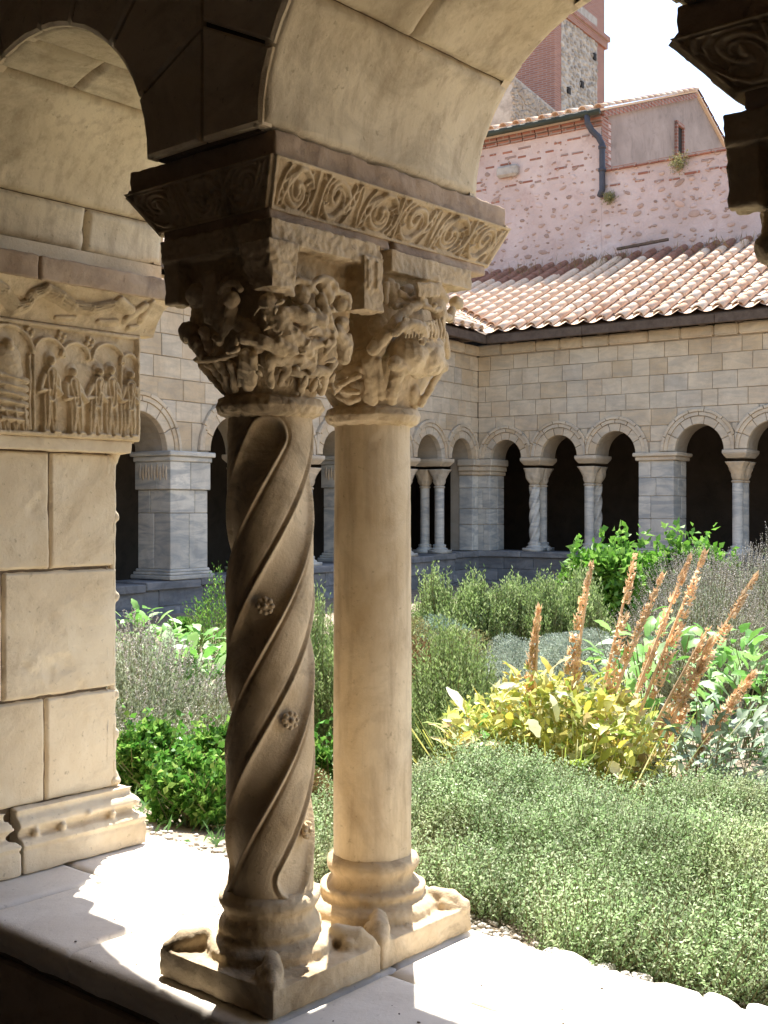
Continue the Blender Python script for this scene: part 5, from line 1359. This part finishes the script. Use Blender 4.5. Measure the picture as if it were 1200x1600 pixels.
# -- thyme carpet in the foreground
def thyme():
    P = []; n = 0
    cand = 24000
    px = rng.uniform(470, 1330, cand); Yd = rng.uniform(2.6, 4.75, cand)
    X_ = (px-600)/1830*Yd; dx = X_-C0.x; dy = Yd-C0.y; a = dx*A2.x+dy*A2.y; b_ = dx*B2.x+dy*B2.y
    edge_ = .90+.07*np.sin(b_*5)+.04*np.sin(b_*13)
    keep = (a > edge_) & (Yd < 4.62+.08*np.sin(px*.02)) & ~((px < 640) & (Yd > 3.9))
    X_, Yd, a, b_ = X_[keep], Yd[keep], a[keep], b_[keep]
    gzv = np.array([gz(x, y) for x, y in zip(X_, Yd)])
    rise = np.clip((a-edge_[keep])/.62, 0, 1); rise = 1-(1-rise)**1.7
    H = (.31*rise+.03)*(1+.6*vnoise(X_, Yd, 3.2, 3)+.7*vnoise(X_, Yd, 8, 4))
    H = H*np.clip((4.75-Yd)/.25, .35, 1)
    top = gzv+H*.96
    m_ = len(X_); L = rng.uniform(.08, .25, m_); d = unit(np.stack([rng.normal(size=m_)*.45+.35, rng.normal(size=m_)*.5-.25, np.ones(m_)], 1))
    B_ = np.stack([X_, Yd, top-L*.75], 1); B_[:, 2] = np.maximum(B_[:, 2], gzv)
    T_ = B_+d*L[:, None]
    V2, F2 = twigs(B_, T_, .0012); k = 14
    t = np.tile(np.linspace(.1, 1, k), m_)[:, None]; Pq = np.repeat(B_, k, 0)+np.repeat(T_-B_, k, 0)*t
    dr = rng.normal(size=(m_*k, 3)); dr[:, 2] += .5
    V1, F1 = leafgeo(Pq, dr, rng.uniform(.007, .016, m_*k), rng.uniform(.004, .0075, m_*k))
    # under-mass so the soil does not show through
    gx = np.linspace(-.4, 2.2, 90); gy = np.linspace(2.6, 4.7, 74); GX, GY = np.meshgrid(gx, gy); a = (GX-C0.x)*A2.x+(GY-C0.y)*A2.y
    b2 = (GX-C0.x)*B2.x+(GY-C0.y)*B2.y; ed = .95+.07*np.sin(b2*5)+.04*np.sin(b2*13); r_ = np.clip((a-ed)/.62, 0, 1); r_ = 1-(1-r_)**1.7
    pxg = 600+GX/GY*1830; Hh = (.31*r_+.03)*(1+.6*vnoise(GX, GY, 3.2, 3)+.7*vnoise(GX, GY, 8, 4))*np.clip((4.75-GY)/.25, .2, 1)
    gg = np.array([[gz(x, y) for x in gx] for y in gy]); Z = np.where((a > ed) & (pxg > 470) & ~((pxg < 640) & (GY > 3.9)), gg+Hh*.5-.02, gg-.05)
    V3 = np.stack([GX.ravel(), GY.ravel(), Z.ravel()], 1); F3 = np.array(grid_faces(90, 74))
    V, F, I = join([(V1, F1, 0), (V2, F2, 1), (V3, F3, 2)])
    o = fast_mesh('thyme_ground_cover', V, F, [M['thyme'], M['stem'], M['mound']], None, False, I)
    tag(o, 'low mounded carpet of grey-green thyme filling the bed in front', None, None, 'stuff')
thyme()

# -- acanthus going over: yellow leaves and orange seed spikes
ax_, ay_ = at(868, 4.95), 4.95
ac = empty('acanthus_plant', 'withering yellow acanthus with tall leaning orange seed spikes in the middle bed', 'plant', (ax_, ay_, gz(ax_, ay_)))
def broad_leaf(seed, lobes=4, curl=.5, width=.42):
    rr = random.Random(seed); nn = 7; vs = []; fs = []
    for i in range(nn):
        t = i/(nn-1); w_ = width*math.sin(math.pi*min(1, t*.92+.06))**.75*(1-.25*(i % 2))*.5+.004
        x = t*math.cos(curl*t*.9); z = -curl*t*t*.55+.25*t; j = rr.uniform(-.02, .02)
        vs += [(x, -w_, z+.12*w_+rr.uniform(-.02, .03)), (x, j, z), (x, w_, z+.12*w_+rr.uniform(-.02, .03))]
    for i in range(nn-1):
        a = i*3; fs += [(a, a+1, a+4, a+3), (a+1, a+2, a+5, a+4)]
    return vs, fs
def leaf_meshes(name, mat, n, **kw):
    out = []
    for i in range(n):
        vs, fs = broad_leaf(i, **kw); me = bpy.data.meshes.new(name); me.from_pydata(vs, [], fs); me.polygons.foreach_set('use_smooth', [True]*len(fs)); me.materials.append(mat); out.append(me)
    return out
def objleaf(name, cols, rough, trans):
    m = leafmat(name, cols, rough, trans); t = m.node_tree
    oi = t.nodes.new('ShaderNodeObjectInfo')
    for n_ in t.nodes:
        if n_.type == 'VALTORGB' and n_.inputs[0].links and n_.inputs[0].links[0].from_socket.name == 'Random Per Island':
            t.links.new(oi.outputs['Random'], n_.inputs[0])
    return m
M['yleaf'] = objleaf('withered_acanthus_leaf', [(.55, .6, .12), (.78, .74, .2), (.86, .84, .6), (.36, .52, .1), (.78, .6, .1), (.84, .82, .55), (.52, .36, .14), (.3, .48, .1), (.76, .74, .3)], .42, .3)
M['gleaf'] = objleaf('fresh_acanthus_leaf', [(.1, .26, .05), (.18, .4, .08), (.3, .5, .16), (.42, .56, .36)], .4, .35)
M['sleaf'] = objleaf('sage_leaf', [(.18, .27, .18), (.28, .37, .25), (.4, .48, .38)], .6, .2)
YL = leaf_meshes('leaf', M['yleaf'], 6); GL = leaf_meshes('leaf', M['gleaf'], 4, width=.5)
random.seed(77)
for i in range(290):
    a = random.random()*6.28; q = random.random()**.6; x, y = .46*q*math.cos(a)-.02, .3*q*math.sin(a)-.06; h = .14+(1-q*.5)*random.random()**.75*.70
    o = link('leaf', random.choice(YL), ac); o.location = (x, y, h); s = random.uniform(.07, .165); o.scale = (s, s*random.uniform(.6, 1), s); o.rotation_euler = (random.uniform(-.8, .8), random.uniform(-1.1, .5), a+random.uniform(-1.2, 1.2))
Pz = unit(rng.normal(size=(5600, 3)))*rng.random((5600, 1))**.45; Pz = Pz*(1+.25*lump(Pz, 8, 4))[:, None]*[.47, .3, .36]+[-.01, 0, .37]; Pz[:, 2] = np.abs(Pz[:, 2]); V1, F1 = leafgeo(Pz, rng.normal(size=(5600, 3))+[0, 0, .3], rng.uniform(.015, .07, 5600), rng.uniform(.008, .034, 5600))
o = fast_mesh('withered_foliage', V1, F1, M['yellow'], ac); o['kind'] = 'stuff'
Q0 = rng.normal(size=(160, 3))*[.15, .12, 0]; Q1 = Q0*2.2+rng.normal(size=(160, 3))*.05+[0, 0, .5]; V1, F1 = twigs(Q0, Q1, .004); fast_mesh('stems', V1, F1, M['yellow'], ac)
def spike(x0, y0, tipx, tipz, tipy, w=.026, bare=.3):
    """tapering seed spike: stem plus rings of bracts"""
    p0 = Vector((x0, y0, .12)); p1 = Vector((tipx, tipy, tipz)); n = 46
    d = (p1-p0).normalized(); u = d.orthogonal().normalized(); v = d.cross(u)
    m = MB(); m.tube([p0+(p1-p0)*k/6+Vector((0, 0, .02*math.sin(k*.5))) for k in range(7)], [.008, .008, .007, .007, .006, .005, .003], 6)
    L = (p1-p0).length
    bend = Vector((random.uniform(-.03, .03), random.uniform(-.03, .03), 0))
    for k in range(n):
        t = bare+(1-bare)*k/(n-1)
        if random.random() < .12: continue
        cc = p0+(p1-p0)*t+bend*math.sin(t*math.pi); u_ = k/n; env = (.55+.45*math.sin(min(1, u_*2.2)*1.57))*(1-.68*u_**2.2)
        for j in range(6):
            a = j*1.05+k*.7+random.uniform(-.4, .4); r = w*1.25*env*random.uniform(.45, 1.3); o_ = u*math.cos(a)+v*math.sin(a)
            tip = cc+o_*r+d*random.uniform(.0, .035); s = d.cross(o_)*random.uniform(.006, .013); b0 = cc+o_*.004
            m.add([b0, cc+o_*r*.6+s+d*random.uniform(-.004, .01), tip, cc+o_*r*.6-s], [(0, 1, 2, 3)])
    me = mesh('seed_spike', m.v, m.f, M['orange'], ac, fix=False); return me
def SPK(bx, tpx, tpy, ty=0, w=.026, bare=.35):
    zb = ac.location.z; Yt = ay_+ty
    spike((bx-868)/1830*ay_, 0, at(tpx, Yt)-ax_, topz(tpy, Yt)-zb, ty, w, bare)
SPK(828, 842, 952, 0, .024, .5); SPK(868, 925, 880, .05, .026, .42); SPK(900, 992, 868, .1, .028, .4); SPK(890, 1035, 900, .02, .024, .42)
SPK(925, 1078, 872, .15, .024, .46); SPK(940, 1100, 866, .1, .028, .44); SPK(960, 1180, 902, 0, .028, .46); SPK(955, 1105, 985, -.1, .024, .4); SPK(990, 1110, 1000, -.05, .024, .35); SPK(1030, 1178, 1052, -.1, .03, .45); SPK(870, 905, 1000, .0, .02, .3)
# fresh leaves round it
def leaf_plant(name, label, px, Yd, wpx, pytop, n, sz, meshes, seed, ry=.25, group=None, cat='plant', tilt=(-1.0, .2)):
    x = at(px, Yd); e, z0 = plant(name, label, cat, x, Yd, group); rx = wpx/1830*Yd/2; h = topz(pytop, Yd)-z0; rr = random.Random(seed)
    V2, F2 = twigs(rng.normal(size=(40, 3))*[rx*.2, ry*.2, 0], rng.normal(size=(40, 3))*[rx*.45, ry*.4, h*.1]+[0, 0, h*.75], .004); fast_mesh('stems', V2, F2, M['stem'], e)
    for i in range(n):
        a = rr.random()*6.28; q = rr.random()**.5; t = rr.random()**.7; o = link('leaf', rr.choice(meshes), e)
        o.location = (rx*q*math.cos(a)*.9, ry*q*math.sin(a), h*t*(1-.35*q*q)); s = sz*rr.uniform(.6, 1.2); o.scale = (s, s*rr.uniform(.7, 1), s); o.rotation_euler = (rr.uniform(-.5, .5), rr.uniform(*tilt), a+rr.uniform(-1, 1))
    return e
SLf = leaf_meshes('leaf', M['sleaf'], 4, width=.36, curl=.35)
leaf_plant('acanthus_plant', 'small fresh green acanthus at the left foot of the withered one', 745, 4.9, 80, 1105, 34, .11, GL, 1)
leaf_plant('acanthus_plant', 'green broad-leaved acanthus standing behind the orange spikes', 1010, 6.0, 190, 945, 150, .14, GL, 2, .35)
leaf_plant('sage_bush', 'grey-green sage with long soft leaves at the right edge beside the withered plant', 1115, 4.95, 240, 1078, 290, .10, SLf, 3, .32)
leaf_plant('comfrey_plant', 'mid-green leafy clump above the sage at the right edge', 1160, 6.6, 190, 965, 260, .13, GL, 4, .5)
leaf_plant('comfrey_plant', 'leafy green clump seen just left of the twisted shaft', 300, 7.0, 150, 965, 270, .15, GL, 5, .5)
leaf_plant('comfrey_plant', 'leafy green clump close to the near pier edge, before the blue-grey parapet', 215, 9.3, 120, 948, 130, .17, GL, 6, .5)

spiky_bush('rosemary_bush', 'dense upright rosemary beside the smooth shaft', 'shrub', 700, 5.9, 160, 1000, 950, 46, .026, .009, M['rosemary'], 1, 'rosemary bushes', .4)
spiky_bush('rosemary_bush', 'rosemary hidden between the smooth shaft and the brown patch', 'shrub', 600, 6.6, 130, 1010, 200, 40, .024, .006, M['rosemary'], 2, 'rosemary bushes')
for i, (px, py) in enumerate(((690, 905), (760, 900), (830, 893), (895, 897))):
    spiky_bush('rosemary_bush', ['leftmost', 'second', 'third', 'rightmost'][i]+' rosemary of the clipped row below the corner pier', 'shrub', px, 10+.1*i, 105, py-8, 520, 44, .036, .013, M['rosemary'], 3+i, 'rosemary bushes', .5, .1, None, .004)
spiky_bush('rosemary_bush', 'tall rosemary seen in the gap between the two near shafts', 'shrub', 505, 7.0, 95, 945, 460, 50, .03, .008, M['rosemary'], 9, 'rosemary bushes', .35)
round_bush('santolina_bush', 'silvery cushion bush left of the orange spikes', 'shrub', 800, 8.0, 150, 972, 16000, .018, .009, M['silver'], 3, 'silver cushion bushes', .6, .18)
round_bush('santolina_bush', 'silvery cushion bush behind the orange spikes', 'shrub', 900, 8.7, 190, 952, 16000, .02, .01, M['silver'], 4, 'silver cushion bushes', .7, .18)
round_bush('dry_bush', 'dry ochre bush between rosemary row and silver cushion', 'shrub', 722, 8.3, 100, 952, 9000, .018, .008, M['olive'], 5, None, .5)
round_bush('dry_bush', 'rusty brown dying bush against the smooth shaft', 'shrub', 655, 7.4, 75, 975, 6000, .02, .01, M['rust'], 6, None, .4)
round_bush('dry_bush', 'olive-tinted bush low behind the smooth shaft', 'shrub', 640, 9, 120, 935, 8000, .02, .01, M['olive'], 16, None, .5)
M['shrubleaf'] = leafmat('glossy_shrub_leaves', [(.1, .26, .03), (.17, .38, .05), (.3, .5, .12)], .35, .4)
def lobed_shrub(lab, px, Yd, wpx, pytop, seed):
    x = at(px, Yd); e, z0 = plant('glossy_shrub', lab, 'shrub', x, Yd, 'glossy green shrubs by the far arcade'); rx = wpx/1830*Yd/2; h = topz(pytop, Yd)-z0; r = np.random.default_rng(seed); PP = []; DD = []
    for k in range(16):
        c = np.array([r.uniform(-1, 1)*rx*.75, r.uniform(-.5, .5)*rx, 0]); c[2] = h*r.uniform(.3, .82)*(1-.35*abs(c[0])/rx); R_ = r.uniform(.16, .3)*min(h, rx*1.6)
        D = unit(r.normal(size=(420, 3))); P = c+D*R_*r.uniform(.5, 1.1, (420, 1))*[1, 1, .9]; PP.append(P); DD.append(D*.6+r.normal(size=D.shape)*.5+[0, 0, .25])
    for k in range(9):                                    # shoots that stand proud
        b_ = np.array([r.uniform(-.8, .8)*rx, r.uniform(-.4, .2)*rx, h*.55]); t = np.linspace(0, 1, 30)[:, None]; P = b_+t*[r.normal()*.1, 0, h*r.uniform(.3, .5)]+r.normal(size=(30, 3))*.02; PP.append(P); DD.append(r.normal(size=P.shape)+[0, 0, .4])
    P = np.vstack(PP); D = np.vstack(DD); n = len(P); V1, F1 = leafgeo(P, D, rng.uniform(.06, .13, n), rng.uniform(.04, .075, n)); o = fast_mesh('foliage', V1, F1, M['shrubleaf'], e); o['kind'] = 'stuff'
    V2, F2 = twigs(np.zeros((24, 3)), unit(r.normal(size=(24, 3))*[1, .6, .2]+[0, 0, 1])*h*.8, .008); fast_mesh('stems', V2, F2, M['stem'], e)
lobed_shrub('glossy bright green shrub, left mound of the row below the far pier', 945, 12.5, 150, 832, 20)
lobed_shrub('low bright green shrub in the dip between two taller mounds', 1002, 13.0, 100, 858, 21)
lobed_shrub('glossy bright green shrub right under the far block pier', 1055, 12.7, 110, 826, 22)
lobed_shrub('low bright green shrub beside the tops of the grey lavender', 1105, 13.2, 90, 848, 23)
for i, (px, Yd, wp, py, lab) in enumerate(((1130, 9.4, 120, 880, 'tall grey lavender left of the right edge'), (1200, 9.0, 150, 872, 'tall grey lavender cut by the right edge'), (1090, 8.2, 90, 930, 'short grey lavender behind the spikes'))):
    spiky_bush('lavender_bush', lab, 'shrub', px, Yd, wp, py, 1100, 30, .03, .009, M['lavender'], 30+i, 'lavender bushes', .5, .45, M['lavflower'], .0025, .2)
spiky_bush('lavender_bush', 'grey wiry lavender touching the near pier edge', 'shrub', 225, 6.2, 125, 1010, 1300, 34, .024, .008, M['lavender'], 40, 'lavender bushes', .45, .7, M['lavflower'], .0015, .07)
for i, (px, Yd, wp, py, lab) in enumerate(((305, 4.3, 140, 1172, 'curly bright green herb clump nearest the parapet, left of the twisted shaft'), (232, 5.1, 125, 1114, 'curly bright green herb clump tucked beside the near pier'), (345, 5.5, 120, 1122, 'curly bright green herb clump behind the nearest one'), (420, 4.6, 150, 1150, 'curly green herb clump hidden behind the twisted shaft'), (508, 5.0, 90, 1128, 'curly green herb seen low between the two near shafts'))):
    loose_bush('parsley_clump', lab, 'herb', px, Yd, wp, py, 34, 300, .03, .024, M['lush'], 50+i, 'curly green herb clumps')
round_bush('dry_bush', 'reddish dry herb low between the two near shafts', 'shrub', 505, 4.5, 75, 1190, 6000, .014, .007, M['rust'], 61, None, .25)
round_bush('silver_herb', 'pale grey herb mat low between the two near shafts', 'herb', 500, 4.0, 90, 1262, 9000, .012, .005, M['silver'], 62, None, .25)
spiky_bush('grass_tuft', 'thin pale grasses by the herb clumps on the left', 'grass', 330, 5.7, 90, 1085, 120, 6, .06, .003, M['olive'], 63, None, .2, .6)
spiky_bush('rosemary_bush', 'small rosemary at the foot of the left far parapet', 'shrub', 345, 11, 90, 905, 160, 26, .035, .01, M['lush'], 64, 'rosemary bushes', .3)
round_bush('dark_shrub', 'dark green shrub at the foot of the left far parapet', 'shrub', 290, 12.3, 60, 962, 2500, .05, .03, M['lush'], 65)
round_bush('low_herb', 'low blue-green herb mat between rosemary row and the rusty bush', 'herb', 700, 9.2, 120, 930, 7000, .03, .012, M['sage'], 66, None, .4)
for px, Yd, lab in ((1035, 24.0, 'small wild plant rooted in the brick coping'),):
    ex_ = MB()
# wall plants on the church
for i, (s, z, r_, lab) in enumerate(((2.35, 8.35, .2, 'tuft of wild weeds growing from the coping of the pink wall'), (.75, 7.85, .12, 'small weed on the pink wall below the downpipe'), (3.9, 8.35, .09, 'tiny weed on the coping towards the right'))):
    a_ = ANG_R; x = KX+math.cos(a_)*s-math.sin(a_)*(DW-.1); y = KY+math.sin(a_)*s+math.cos(a_)*(DW-.1)
    e = empty('wall_weed', lab, 'plant', (x, y, z), 0, 'weeds on the church wall'); n = 420
    P = rng.normal(size=(n, 3))*r_*.45; V1, F1 = leafgeo(P, rng.normal(size=(n, 3))+[0, 0, .5], .07, .02); o = fast_mesh('foliage', V1, F1, M['olive'], e); o['kind'] = 'stuff'
# dry weeds on the gallery roof along the wall
n = 420; V = rng.random((n, 1)); s = rng.choice([.2, 1.0, 3.2, 4.4, 5.2, -1.2], n)+rng.normal(size=n)*.3; d = 4.2-np.abs(rng.normal(size=n))*.45; z = ZE+.12+(d+OV)*SL
x = KX+math.cos(ANG_R)*s-math.sin(ANG_R)*d; y = KY+math.sin(ANG_R)*s+math.cos(ANG_R)*d
V1, F1 = leafgeo(np.stack([x, y, z], 1), rng.normal(size=(n, 3))*.4+[0, 0, 1], rng.uniform(.1, .3, n), .012); o = fast_mesh('dry_grass', V1, F1, M['rust']); tag(o, 'wisps of dry grass growing among the upper roof tiles', None, None, 'stuff')
# leaf litter and low weeds on the soil
n = 9000; px = rng.uniform(150, 1300, n); Yd = rng.uniform(3.3, 13, n); X_ = (px-600)/1830*Yd; ok = ((X_-C0.x)*A2.x+(Yd-C0.y)*A2.y) > .95; X_, Yd = X_[ok], Yd[ok]
Zg = np.array([gz(a, b) for a, b in zip(X_, Yd)]); P = np.stack([X_, Yd, Zg], 1); V1, F1 = leafgeo(P, rng.normal(size=P.shape)+[0, 0, .9], rng.uniform(.03, .09, len(P)), .012)
o = fast_mesh('grass', V1, F1, M['broad']); tag(o, 'scattered grass and weeds on the soil between the plants', None, None, 'stuff')
